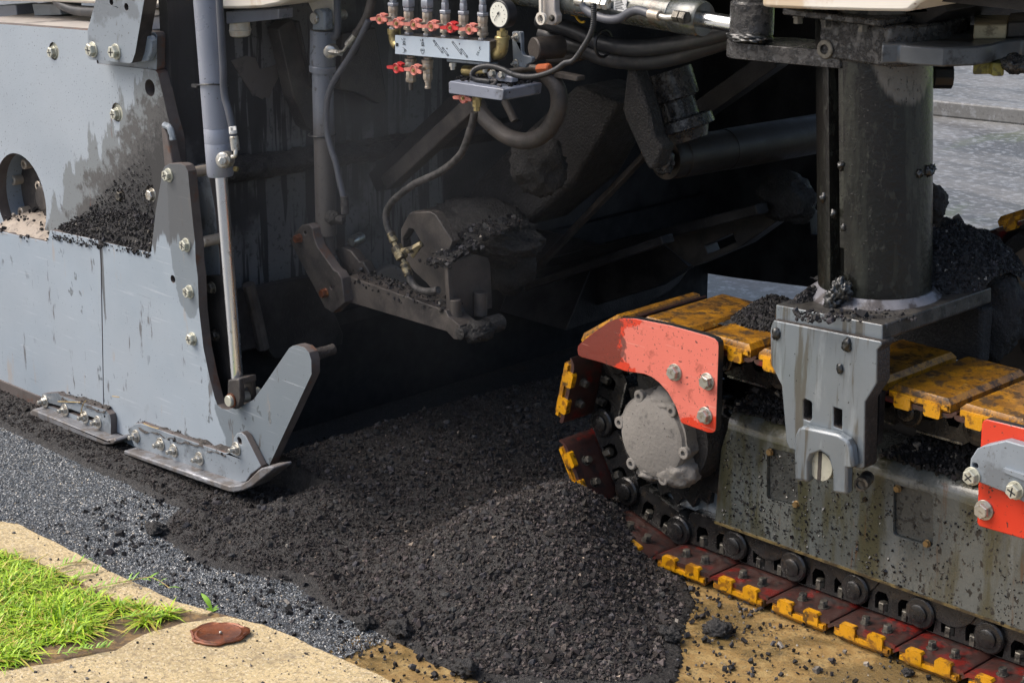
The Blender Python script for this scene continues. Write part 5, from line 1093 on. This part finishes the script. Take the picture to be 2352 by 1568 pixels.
# ---- yoke over the crawler
yk = plate('yoke_plate', R8([(98, 113), (510, 192), (511, 250), (505, 256), (96, 174)]), -.06, .42, 'arm', MA, bev=.004, edge='yokeedge')
arm = plate('yoke_arm', R8([(90, 172), (505, 255), (508, 270), (490, 288), (490, 415), (444, 488), (440, 738), (430, 748), (300, 720), (150, 668), (138, 640), (120, 425), (80, 345), (76, 215), (80, 196)]), -.075, .048, 'arm', MA, bev=.006,
            holes=[R8([(206, 482), (214, 476), (228, 482), (236, 492), (236, 552), (228, 560), (206, 552)]), R8([(322, 508), (352, 518), (352, 592), (322, 580)])], edge='crudbrown')
MB().box(PY(*R8([(180, 560)])[0], -.02), tuple(np.array(PY(*R8([(180, 560)])[0], -.02)) + np.array([.22, .02, .12]))).build('arm_backing', 'dark', arm)
plate('yoke_arm', R8([(860, 150), (900, 140), (920, 200), (920, 260), (900, 270), (870, 240)]), .42, .03, 'crud', MA, bev=.008)
fk = plate('fork_lug', R8([(168, 640), (172, 615), (182, 592), (200, 582), (335, 612), (372, 635), (388, 665), (398, 742), (372, 738), (372, 846), (316, 836), (316, 760), (300, 700), (268, 678), (235, 690), (222, 720), (222, 800), (170, 790)]), -.10, .026, 'arm', MA, bev=.006)
pc = Vector(PY(*R8([(268, 735)])[0], -.085)); b = MB(); b.prism(circ(pc, .0335, 36), (0, .06, 0)); pn = b.build('pivot_pin', 'cream', fk, .003)
b = MB(); b.box(pc + Vector((-.0045, -.0012, -.0332)), pc + Vector((.0045, .004, .0332))); b.build('pin_slot', 'browngrey', pn)
b = MB(); c = Vector(PY(*R8([(426, 806)])[0], -.07)); b.lathe(c, (.35, -1, 0), [(-.05, .016), (.0, .016), (.0, .0105), (-.006, .010)], 20); b.build('grease_nipple', 'boltdirty', fk)
for i, (p, s) in enumerate([((100, 225), .011), ((372, 270), .012), ((345, 360), .009)]): lump('tar_blob', PY(*R8([p])[0], -.077), (s, s * .5, s * 1.3), 'tar', arm, 3, .5, 2.5, 110 + i)
# crud on the yoke
r_ = np.random.default_rng(23)
def mound(name, c, r, parent, m='crud', nch=900, seed=1, flat=None, csz=.0055):
    o = lump(name, c, r, m, parent, 5, .22, 2.4, seed, flat); o['kind'] = 'stuff'
    V = np.array([v.co[:] for v in o.data.vertices]); k = np.random.default_rng(seed).integers(0, len(V), nch); rr = np.random.default_rng(seed + 1)
    q = chips(name + '_fragments', V[k] + rr.normal(0, .003, (nch, 3)), csz * rr.lognormal(0, .35, nch), 'chips', o, dark_tint(nch, .012, .06, .012, rr), rng=rr); q['kind'] = 'stuff'; return o
zy = PY(*R8([(500, 200)])[0], -.06)[2]
def pile(name, x0, x1, y0, y1, z, fn, nch, seed, parent, csz=.0045, n_=70):
    rr = np.random.default_rng(seed); gx, gy = np.meshgrid(np.linspace(x0, x1, n_), np.linspace(y0, y1, n_)); x, y = gx.ravel(), gy.ravel(); p = np.stack([x, y, 0 * x + seed], 1)
    hgt = lambda x, y, p: fn((x - x0) / (x1 - x0), (y - y0) / (y1 - y0)) * (1 + .22 * fbm(p, 16, 3, seed)) + .004 * fbm(p, 70, 2, seed)
    V = np.stack([x, y, z + hgt(x, y, p) - .005], 1)
    idx = np.arange(n_ * n_).reshape(n_, n_); Fc = np.stack([idx[:-1, :-1], idx[:-1, 1:], idx[1:, 1:], idx[1:, :-1]], -1).reshape(-1, 4)
    o = bpy.data.objects.new(name, fast_mesh(name, V, Fc, ['crud'], smooth=True)); COL.objects.link(o); o.parent = parent; o['kind'] = 'stuff'
    q = np.c_[rr.uniform(x0, x1, nch), rr.uniform(y0, y1, nch)]; h = hgt(q[:, 0], q[:, 1], np.c_[q, np.full(nch, seed)]); k = h > .006; Q = np.c_[q, z + h - .004][k]
    c = chips(name + '_fragments', Q, csz * rr.lognormal(0, .38, len(Q)), 'chips', o, dark_tint(len(Q), .012, .06, .008, rr), rng=rr); c['kind'] = 'stuff'; return o
def dome(cx, cy, rx, ry, h, pw=1.0): return lambda u, v: h * np.clip(1 - np.sqrt(((u - cx) / rx) ** 2 + ((v - cy) / ry) ** 2), 0, 1) ** pw
pile('asphalt_mound', .02, .384, .17, .62, zy - .004, dome(.52, .52, .52, .52, .135, .55), 9000, 31, MA, .0028)
lump('caked_arm', (.30, .465, .70), (.115, .06, .125), 'crud', MA, 5, .18, 2.2, 131)
MB().box((.02, .36, .60), (.37, .41, zy - .05)).build('rear_arm', 'crud', MA, .01)
pile('asphalt_mound', PY(*R8([(98, 113)])[0], -.06)[0], .16, -.05, .12, zy - .025, dome(.45, .45, .55, .6, .05), 1500, 35, MA, .0027, 40)
mp = PY(*S8([(205, 345)])[0], .20); pile('asphalt_mound', mp[0] - .11, mp[0] + .11, .10, .30, .6405, dome(.5, .5, .5, .5, .075, .8), 3000, 37, MA, .0026, 44)
Q = np.array([PZ(*S8([(p, q)])[0], zy + .002) for p, q in zip(r_.uniform(350, 1300, 160), r_.uniform(470, 560, 160))]); 
c = chips('yoke_litter', Q, .0038 * r_.lognormal(0, .4, len(Q)), 'chips', yk, dark_tint(len(Q), .012, .07, .02, r_), rng=r_); c['kind'] = 'stuff'
# ================================================================ crawler
FY = .085
F0 = PY(*R7([(985, 1530)])[0], FY); FT = PY(*R7([(990, 905)])[0], FY)
zb, zt = .139, .437
xa_, xb_ = -.168, 1.25
# frame core with rounded top edge, along X
prof = [(FY + .013, zb), (FY + .013, zt - .06), (FY + .014, zt - .045), (FY + .018, zt - .02), (FY + .030, zt - .006), (FY + .048, zt), (.24, zt), (.24, zb)]
b = MB(); b.prism([(xa_ + (.035 if z > .3 else .0), y, z) for y, z in prof], (xb_ - xa_, 0, 0)); fr = b.build('crawler_frame', 'frame', MA, .003)
# side plate with two inset openings, top edge rolled over
hA = py(R7([(1238, 1124), (1410, 1162), (1414, 1465), (1235, 1418)]), FY); hB = py(R8([(552, 802), (704, 842), (704, 1046), (550, 1000)]), FY)
def rounded(P, r=.012, n=4):
    out = []; m = len(P); P = [np.array(p) for p in P]
    for i in range(m):
        a, c, d = P[i - 1], P[i], P[(i + 1) % m]; u = (a - c) / np.linalg.norm(a - c) * r; v = (d - c) / np.linalg.norm(d - c) * r
        for k in range(n + 1):
            t = k / n; out.append(tuple(c + u * (1 - t) ** 2 + v * t ** 2))
    return out
pl = [(xa_, FY, zb), (xb_, FY, zb), (xb_, FY, zt - .05), (xa_ + .03, FY, zt - .05), (xa_ + .012, FY, .33)]
b = MB(); b.prism(pl, (0, .012, 0), [rounded(hA), rounded(hB)]); sp = b.build('frame_side', 'frame', fr, .003)
b = MB(); nseg = 8; q_ = []
for k in range(nseg + 1):
    a = math.pi / 2 * k / nseg; q_.append((FY + .05 - .05 * math.cos(a), zt - .05 + .05 * math.sin(a)))
q_ += [(FY + .05, zt - .012), (FY + .012, zt - .05)]
b.prism([(xa_ + .03, y, z) for y, z in q_], (xb_ - xa_ - .03, 0, 0)); b.build('frame_shoulder', 'frame', fr, angle=50)
for h in (hA, hB):
    c = np.mean(np.array(h), 0); P = [tuple(c + (np.array(p) - c) * .97 + np.array([0, .009, 0])) for p in h]
    b = MB(); b.prism(rounded(P), (0, .006, 0)); cpl = b.build('cover_plate', 'coverdirt', fr, .001)
for p in R7([(1258, 1150), (1408, 1447)]) + R8([(570, 820), (683, 1030)]): inst('bolt', BOLTC, fr, tuple(PY(*p, FY + .002)), (0, random.random(), 0))
edge = MB(); edge.box((xa_, FY - .003, zb - .006), (xb_, FY + .02, zb)); edge.build('lower_edge', 'railedge', fr)
# crud on the frame shoulder
def bank(name, x0, x1, y0, y1, z, h, nch, seed, parent):
    rr = np.random.default_rng(seed); nx, ny = 70, 14; gx, gy = np.meshgrid(np.linspace(x0, x1, nx), np.linspace(y0, y1, ny)); x, y = gx.ravel(), gy.ravel()
    e = np.minimum(sstep(0, .15, (x - x0) / (x1 - x0)), sstep(0, .15, (x1 - x) / (x1 - x0))); p = np.stack([x, y, 0 * x], 1)
    V = np.stack([x, y, z + (h * e * sstep(0, .6, (y - y0) / (y1 - y0)) * (1 + .5 * fbm(p, 14, 3, seed))) - .006 + .004 * fbm(p, 60, 2, seed)], 1)
    idx = np.arange(nx * ny).reshape(ny, nx); Fc = np.stack([idx[:-1, :-1], idx[:-1, 1:], idx[1:, 1:], idx[1:, :-1]], -1).reshape(-1, 4)
    o = bpy.data.objects.new(name, fast_mesh(name, V, Fc, ['crud'], smooth=True)); COL.objects.link(o); o.parent = parent; o['kind'] = 'stuff'
    k = rr.integers(0, len(V), nch); Q = V[k] + rr.normal(0, .006, (nch, 3)) * [1.5, .8, .4] + [0, 0, .003]
    c = chips(name + '_fragments', Q, .0042 * rr.lognormal(0, .35, nch), 'chips', o, dark_tint(nch, .010, .05, .02, rr), rng=rr); c['kind'] = 'stuff'
bank('asphalt_bank', -.15, .14, FY + .025, .26, zt, .085, 2000, 41, fr)
bank('asphalt_bank', .30, .75, FY + .02, .26, zt, .045, 2600, 43, fr)
rr = np.random.default_rng(77); n = 2600   # drops of tar stuck to the frame side
Q = np.c_[rr.uniform(-.15, .9, n), np.full(n, FY - .001), zb + (zt - .06 - zb) * rr.random(n)]; k = rr.random(n) < np.clip(.30 + .5 * (Q[:, 0] < .25) + 1.6 * fbm(Q, 9, 3, 17), 0, 1); Q = Q[k]
c = chips('tar_specks', Q, .0021 * rr.lognormal(0, .45, len(Q)), 'tarchip', fr, None, rng=rr, shape='oct', flat=(.5, 1.2)); c['kind'] = 'stuff'

# sprocket and final drive hub
SX, SZ = -.315, .3215
b = MB(); m = 22; pts = []
for k in range(m * 2):
    a = math.pi * k / m; r = .192 if k % 2 else .165; pts.append((SX + r * math.cos(a), .11, SZ + r * math.sin(a)))
b.prism(pts, (0, .05, 0)); b.build('sprocket', 'link', MA, .004)
hc = Vector((SX + .004, .0, SZ + .018)); b = MB(); n = 60; P = []
for k in range(n):
    a = 2 * math.pi * k / n; r = .106 + .011 * max(0, math.cos(a * 6 + .7)) ** 3 + .003 * math.sin(a * 3); P.append((hc.x + r * math.cos(a), .012, hc.z + r * math.sin(a)))
b.prism(P, (0, .11, 0)); b.lathe((hc.x, .014, hc.z), (0, -1, 0), [(0, .104), (.010, .099), (.016, .086), (.017, .001)] , 40)
hb = b.build('drive_hub', 'dust', MA, .006)
lump('caked_dust', (hc.x + .055, .045, hc.z - .075), (.062, .05, .048), 'dust', hb, 4, .25, 2.4, 151); lump('caked_dust', (hc.x - .02, .04, hc.z - .098), (.05, .04, .026), 'dust', hb, 4, .3, 2.4, 152); lump('caked_dust', (hc.x + .03, .04, hc.z + .095), (.06, .04, .03), 'dust', hb, 4, .3, 2.4, 153)
b = MB(); b.lathe((hc.x + .02, .05, hc.z), (0, 1, 0), [(0, .122), (.07, .13)], 40); b.build('hub_flange', 'crud', hb)
SK2 = MB(); SK2.lathe((0, 0, 0), (0, -1, 0), [(0, .0155), (.012, .0155), (.014, .0135), (.014, .007), (.006, .0065)], 18); SK2 = SK2.mesh('hub_screw', [MT['dust']])
for k in range(6):
    a = -.117 + math.pi / 3 * k + .0; a = (2 * math.pi * k - .7) / 6; inst('hub_screw', SK2, hb, (hc.x + .106 * math.cos(a), .014, hc.z + .106 * math.sin(a)))
b = MB(); b.prism([(xa_ - .20, .13, .12), (xa_ + .05, .13, .12), (xa_ + .05, .13, .40), (xa_ - .1, .13, .44), (xa_ - .25, .13, .30)], (0, .05, 0)); b.build('frame_end', 'arm', MA, .006)

# guards
g1 = plate('red_guard', R7([(155, 570), (157, 550), (170, 532), (250, 468), (330, 412), (365, 397), (410, 388), (480, 389), (690, 430), (895, 487), (940, 505), (958, 525), (962, 548), (946, 1020), (940, 1035), (925, 1042), (900, 1041), (748, 986), (738, 960), (718, 895), (672, 812), (620, 755), (575, 722), (540, 708), (430, 692), (290, 642), (180, 612), (160, 600)]), -.035, .02, 'guard', MA, bev=.003, edge='black')
bolts(g1, R7([(714, 696), (899, 748), (888, 942)]), -.035, BOLTP, 1.05)
g1['label'] = 'red guard plate over the sprocket, bleached pink in the middle'
g2 = plate('red_guard', R8([(890, 575), (895, 560), (910, 553), (1054, 588), (1300, 640), (1300, 1075), (1054, 1016), (880, 966), (872, 950), (878, 780)]), -.035, .02, 'guard2', MA, bev=.003, edge='black')
gb = plate('guard_bracket', R8([(845, 735), (848, 705), (872, 668), (900, 655), (985, 636), (1054, 656), (1300, 715), (1300, 940), (1054, 874), (970, 832), (880, 797), (855, 785)]), -.06, .024, 'grey', MA, bev=.006, holes=[circ(PY(*R8([(866, 733)])[0], -.06), .0065, 14)])
plate('bracket_rib', R8([(968, 755), (975, 742), (1054, 768), (1300, 830), (1300, 850), (1054, 790)]), -.068, .012, 'grey', gb)
bolts(gb, R8([(856, 772), (1022, 826)]), -.06, BOLT, 1.05); bolts(g2, R8([(902, 902)]), -.035, BOLTP, 1.1)

# ---- track: one shoe with pad, tabs, bolts; one link; copied round the loop
PITCH_ = .18; SWD = .30
b = MB(); b.prism([(-.090, 0, .004), (-.082, 0, 0), (.070, 0, 0), (.084, 0, .004), (.096, 0, .016), (.093, 0, .021), (.080, 0, .012), (.068, 0, .010), (-.090, 0, .012)], (0, SWD, 0)); SHOE = b.mesh('track_shoe', [MT['shoe']])
def bevbox(x0, x1, y0, y1, z0, z1, c):
    b = MB(); v = [(x0, y0, z0), (x1, y0, z0), (x1, y1, z0), (x0, y1, z0), (x0, y0, z1 - c), (x1, y0, z1 - c), (x1, y1, z1 - c), (x0, y1, z1 - c), (x0 + c, y0 + c * .6, z1), (x1 - c, y0 + c * .6, z1), (x1 - c, y1 - c * .6, z1), (x0 + c, y1 - c * .6, z1)]
    b.add(v, [(3, 2, 1, 0), (0, 1, 5, 4), (1, 2, 6, 5), (2, 3, 7, 6), (3, 0, 4, 7), (4, 5, 9, 8), (5, 6, 10, 9), (6, 7, 11, 10), (7, 4, 8, 11), (8, 9, 10, 11)]); return b
PAD = bevbox(-.078, .078, .002, SWD - .002, .0125, .041, .011).mesh('pad', [MT['pad']])
TB = MB()
for x0, x1 in ((-.060, -.018), (.016, .058)):
    TB.prism([(x0, -.006, .024), (x1, -.006, .024), (x1, -.006, -.001), (x1 - .004, -.006, -.006), (x0 + .004, -.006, -.006), (x0, -.006, -.001)], (0, .016, 0))
TB.box((-.074, -.004, .018), (.074, .006, .028)); TABS = TB.mesh('pad_clip', [MT['padclean']])
BB = MB(); BB.lathe((0, 0, .001), (0, 0, -1), [(0, .0135), (.003, .0135)], 14); BB.lathe((0, 0, -.002), (0, 0, -1), [(0, .0105), (.013, .0105), (.015, .009)], 6); SBOLT = BB.mesh('shoe_bolt', [MT['boltdirty']])
lo = [(-.120, -.006), (-.124, -.035), (-.118, -.062), (-.100, -.080), (-.075, -.088), (.052, -.092), (.066, -.082), (.070, -.060), (.068, -.040), (.078, -.030), (.082, -.012), (.080, -.004)]
b = MB(); b.prism([(x, .105, z) for x, z in lo], (0, .04, 0), [[(x, .105, z) for x, z in h] for h in ([(-.062, -.016), (-.024, -.014), (-.022, -.045), (-.030, -.058), (-.052, -.060), (-.062, -.048)], [(.004, -.014), (.040, -.014), (.042, -.044), (.034, -.058), (.012, -.058), (.004, -.046)])])
b.lathe((-.088, .105, -.046), (0, -1, 0), [(-.002, .038), (.010, .038), (.014, .034), (.015, .022), (.020, .022), (.022, .019)], 28)
LINK = b.mesh('track_link', [MT['link']])
b = MB(); b.box((-.070, .103, -.0935), (.050, .146, -.0885)); RAIL = b.mesh('rail', [MT['rail']])
b = MB(); b.lathe((0, .112, -.008), (0, 0, -1), [(0, .012), (.022, .012), (.024, .010)], 6); LBOLT = b.mesh('link_bolt', [MT['boltdirty']])
b = MB(); b.box((-.085, .15, -.085), (.08, .21, -.004)); INNER = b.mesh('inner_link', [MT['link']])
RP = SZ - .041                 # radius to the inner face of the shoe plates on the sprocket
def on_track(s):
    """s: distance along the chain line; returns (x, z, angle) of the shoe frame; s=0 below the sprocket, negative = right along the bottom"""
    rl = RP - .045; arc = math.pi * rl
    if s < 0: return (SX - s, .041, math.pi, 0)
    if s < arc:
        a = -math.pi / 2 - s / rl; return (SX + RP * math.cos(a), SZ + RP * math.sin(a), None, a)
    return (SX + (s - arc), SZ + RP, 0.0, 0)
def shoe_matrix(s):
    x, z, k, a = on_track(s)
    if k is None: out = Vector((math.cos(a), 0, math.sin(a)))
    elif k == 0.0: out = Vector((0, 0, 1))
    else: out = Vector((0, 0, -1))
    yv = Vector((0, 1, 0)); xv = yv.cross(out)
    return Matrix(((xv.x, yv.x, out.x, x), (xv.y, yv.y, out.y, 0), (xv.z, yv.z, out.z, z), (0, 0, 0, 1)))
padc = PY(*R8([(185, 1312)])[0], 0.0); s0 = -(padc[0] - SX)
def add_shoe(root, Mx, links=True, dy=0.0):
    Mx = Matrix.Translation((0, dy, 0)) @ Mx
    so_ = inst('track_shoe', SHOE, root); so_.matrix_world = Mx
    inst('pad', PAD, so_); inst('pad_clip', TABS, so_)
    if links:
        for x in (-.038, .022): inst('shoe_bolt', SBOLT, so_, (x, .045, 0))
        lk_ = inst('track_link', LINK, root); lk_.matrix_world = Mx
        inst('rail', RAIL, lk_); inst('inner_link', INNER, lk_)
        for x in (-.042, .022): inst('link_bolt', LBOLT, lk_, (x, 0, 0))
arc = math.pi * (RP - .045)
k = -7
while True:
    s = s0 + k * PITCH_
    k += 1
    if s < -1.35: continue
    if s > arc + 1.30: break
    add_shoe(MA, shoe_matrix(s), links=True)
# track rollers between links and frame
for x in (-.02, .24, .50, .76):
    b = MB(); b.cyl((x, .10, .152), (x, .22, .152), .075, 28); b.build('track_roller', 'link', MA)

# ---- far crawler seen beyond the column
FCX, FCY, FCZ = -.03, 1.40, .385
for a in np.radians([40, 78, 115, 151, 188, 224]):
    R_ = .305; out = Vector((math.cos(a), 0, math.sin(a))); yv = Vector((0, 1, 0)); xv = yv.cross(out); x, z = FCX + R_ * math.cos(a), FCZ + R_ * math.sin(a)
    add_shoe(MA, Matrix(((xv.x, yv.x, out.x, x), (xv.y, yv.y, out.y, FCY), (xv.z, yv.z, out.z, z), (0, 0, 0, 1))), links=False)
b = MB(); b.lathe((FCX, FCY + .06, FCZ), (0, 1, 0), [(0, .285), (.01, .295), (.2, .295)], 40); b.build('far_wheel', 'crud', MA)
b = MB(); b.lathe((FCX, FCY + .03, FCZ), (0, 1, 0), [(0, .235), (.006, .245), (.05, .245)], 40); b.build('far_wheel_cover', 'farpaint', MA)
lump('caked_end', (FCX - .02, FCY + .02, FCZ - .02), (.10, .06, .13), 'crud', MA, 4, .2, 2, 141)
b = MB(); b.box((FCX, FCY + .03, .16), (FCX + 1.6, FCY + .25, .62)); b.build('far_crawler_beam', 'dark', MA, .02)
# added dark filler sheets hiding the ground inside the near track
b = MB(); b.box((-.12, .245, .10), (1.25, .275, .575)); b.build('inner_filler', 'dark', MA)
b = MB(); b.box((-.40, .235, .07), (-.121, .262, .50)); b.build('inner_filler', 'dark', MA)

# ---- beyond: kerb line, lawn and hedge on the other side of the road
b = MB(); k0, k1 = PZ(1900, 238, 0), PZ(2700, 320, 0); d = np.array(k1) - np.array(k0); d /= np.linalg.norm(d); nn = np.array([-d[1], d[0], 0])
k0 = np.array(k0) - d * 12; k1 = np.array(k1) + d * 14
b.prism([k0 + [0, 0, -.008], k1 + [0, 0, -.008], k1 + nn * .16 + [0, 0, -.008], k0 + nn * .16 + [0, 0, -.008]], (0, 0, .085)); tag(b.build('far_kerb', 'ground', None, .01), kind='structure')
b = MB(); l0, l1 = np.array(PZ(1900, 42, 0)), np.array(PZ(2700, 78, 0)); d = l1 - l0; d /= np.linalg.norm(d); nn = np.array([-d[1], d[0], 0]); l0 = l0 - d * 25; l1 = l1 + d * 25
b.add([l0, l1, l1 + nn * 60, l0 + nn * 60], [(0, 1, 2, 3)]); o = b.build('far_lawn', 'farveg', None); tag(o, kind='structure')
rr = np.random.default_rng(5); n = 9000; t = rr.uniform(-.2, 1.2, n)[:, None]; q = l0 + (l1 - l0) * t + nn * rr.uniform(0, 9, (n, 1)); g = rr.random((n, 1))
o = blades('far_grass', q, rr.uniform(.05, .16, n), rr.uniform(.006, .014, n), rr.uniform(.2, 1, n), np.array([.14, .30, .015]) * (1 - g) + np.array([.34, .50, .05]) * g); tag(o, 'bright lawn strip far beyond the machine', 'grass', kind='stuff')

# ---- thin steam drifting in the pit between gate and crawler, densest at its middle
def steam(name, c, r, dens):
    o = lump(name, (0, 0, 0), (1, 1, 1), 'pit_shade', None, 3, 0, 1, 3); o.location = c; o.scale = r
    m = bpy.data.materials.new(name); m.use_nodes = True; t = m.node_tree; t.nodes.clear(); N = t.nodes; L = t.links
    out = N.new('ShaderNodeOutputMaterial'); v = N.new('ShaderNodeVolumePrincipled'); v.inputs['Color'].default_value = (.90, .92, .96, 1); v.inputs['Anisotropy'].default_value = .2
    tc = N.new('ShaderNodeTexCoord'); ln = N.new('ShaderNodeVectorMath'); ln.operation = 'LENGTH'; L.new(tc.outputs['Object'], ln.inputs[0])
    mr = N.new('ShaderNodeMapRange'); mr.interpolation_type = 'SMOOTHSTEP'; mr.inputs[1].default_value = .98; mr.inputs[2].default_value = .15; mr.inputs[3].default_value = 0; mr.inputs[4].default_value = dens; L.new(ln.outputs['Value'], mr.inputs[0])
    nz = N.new('ShaderNodeTexNoise'); nz.inputs['Scale'].default_value = 1.7; nz.inputs['Detail'].default_value = 2; L.new(tc.outputs['Object'], nz.inputs['Vector'])
    mu = N.new('ShaderNodeMath'); mu.operation = 'MULTIPLY'; L.new(mr.outputs[0], mu.inputs[0]); m2 = N.new('ShaderNodeMapRange'); m2.inputs[1].default_value = .35; m2.inputs[2].default_value = .65; m2.inputs[3].default_value = .3; m2.inputs[4].default_value = 1.5; L.new(nz.outputs['Fac'], m2.inputs[0]); L.new(m2.outputs[0], mu.inputs[1])
    L.new(mu.outputs[0], v.inputs['Density']); L.new(v.outputs[0], out.inputs['Volume']); o.data.materials.clear(); o.data.materials.append(m); return o
o = steam('steam', (-1.22, -.06, .92), (.75, .60, .85), .10); tag(o, 'thin pale steam hanging in the pit behind the gate arm', 'steam', kind='stuff')
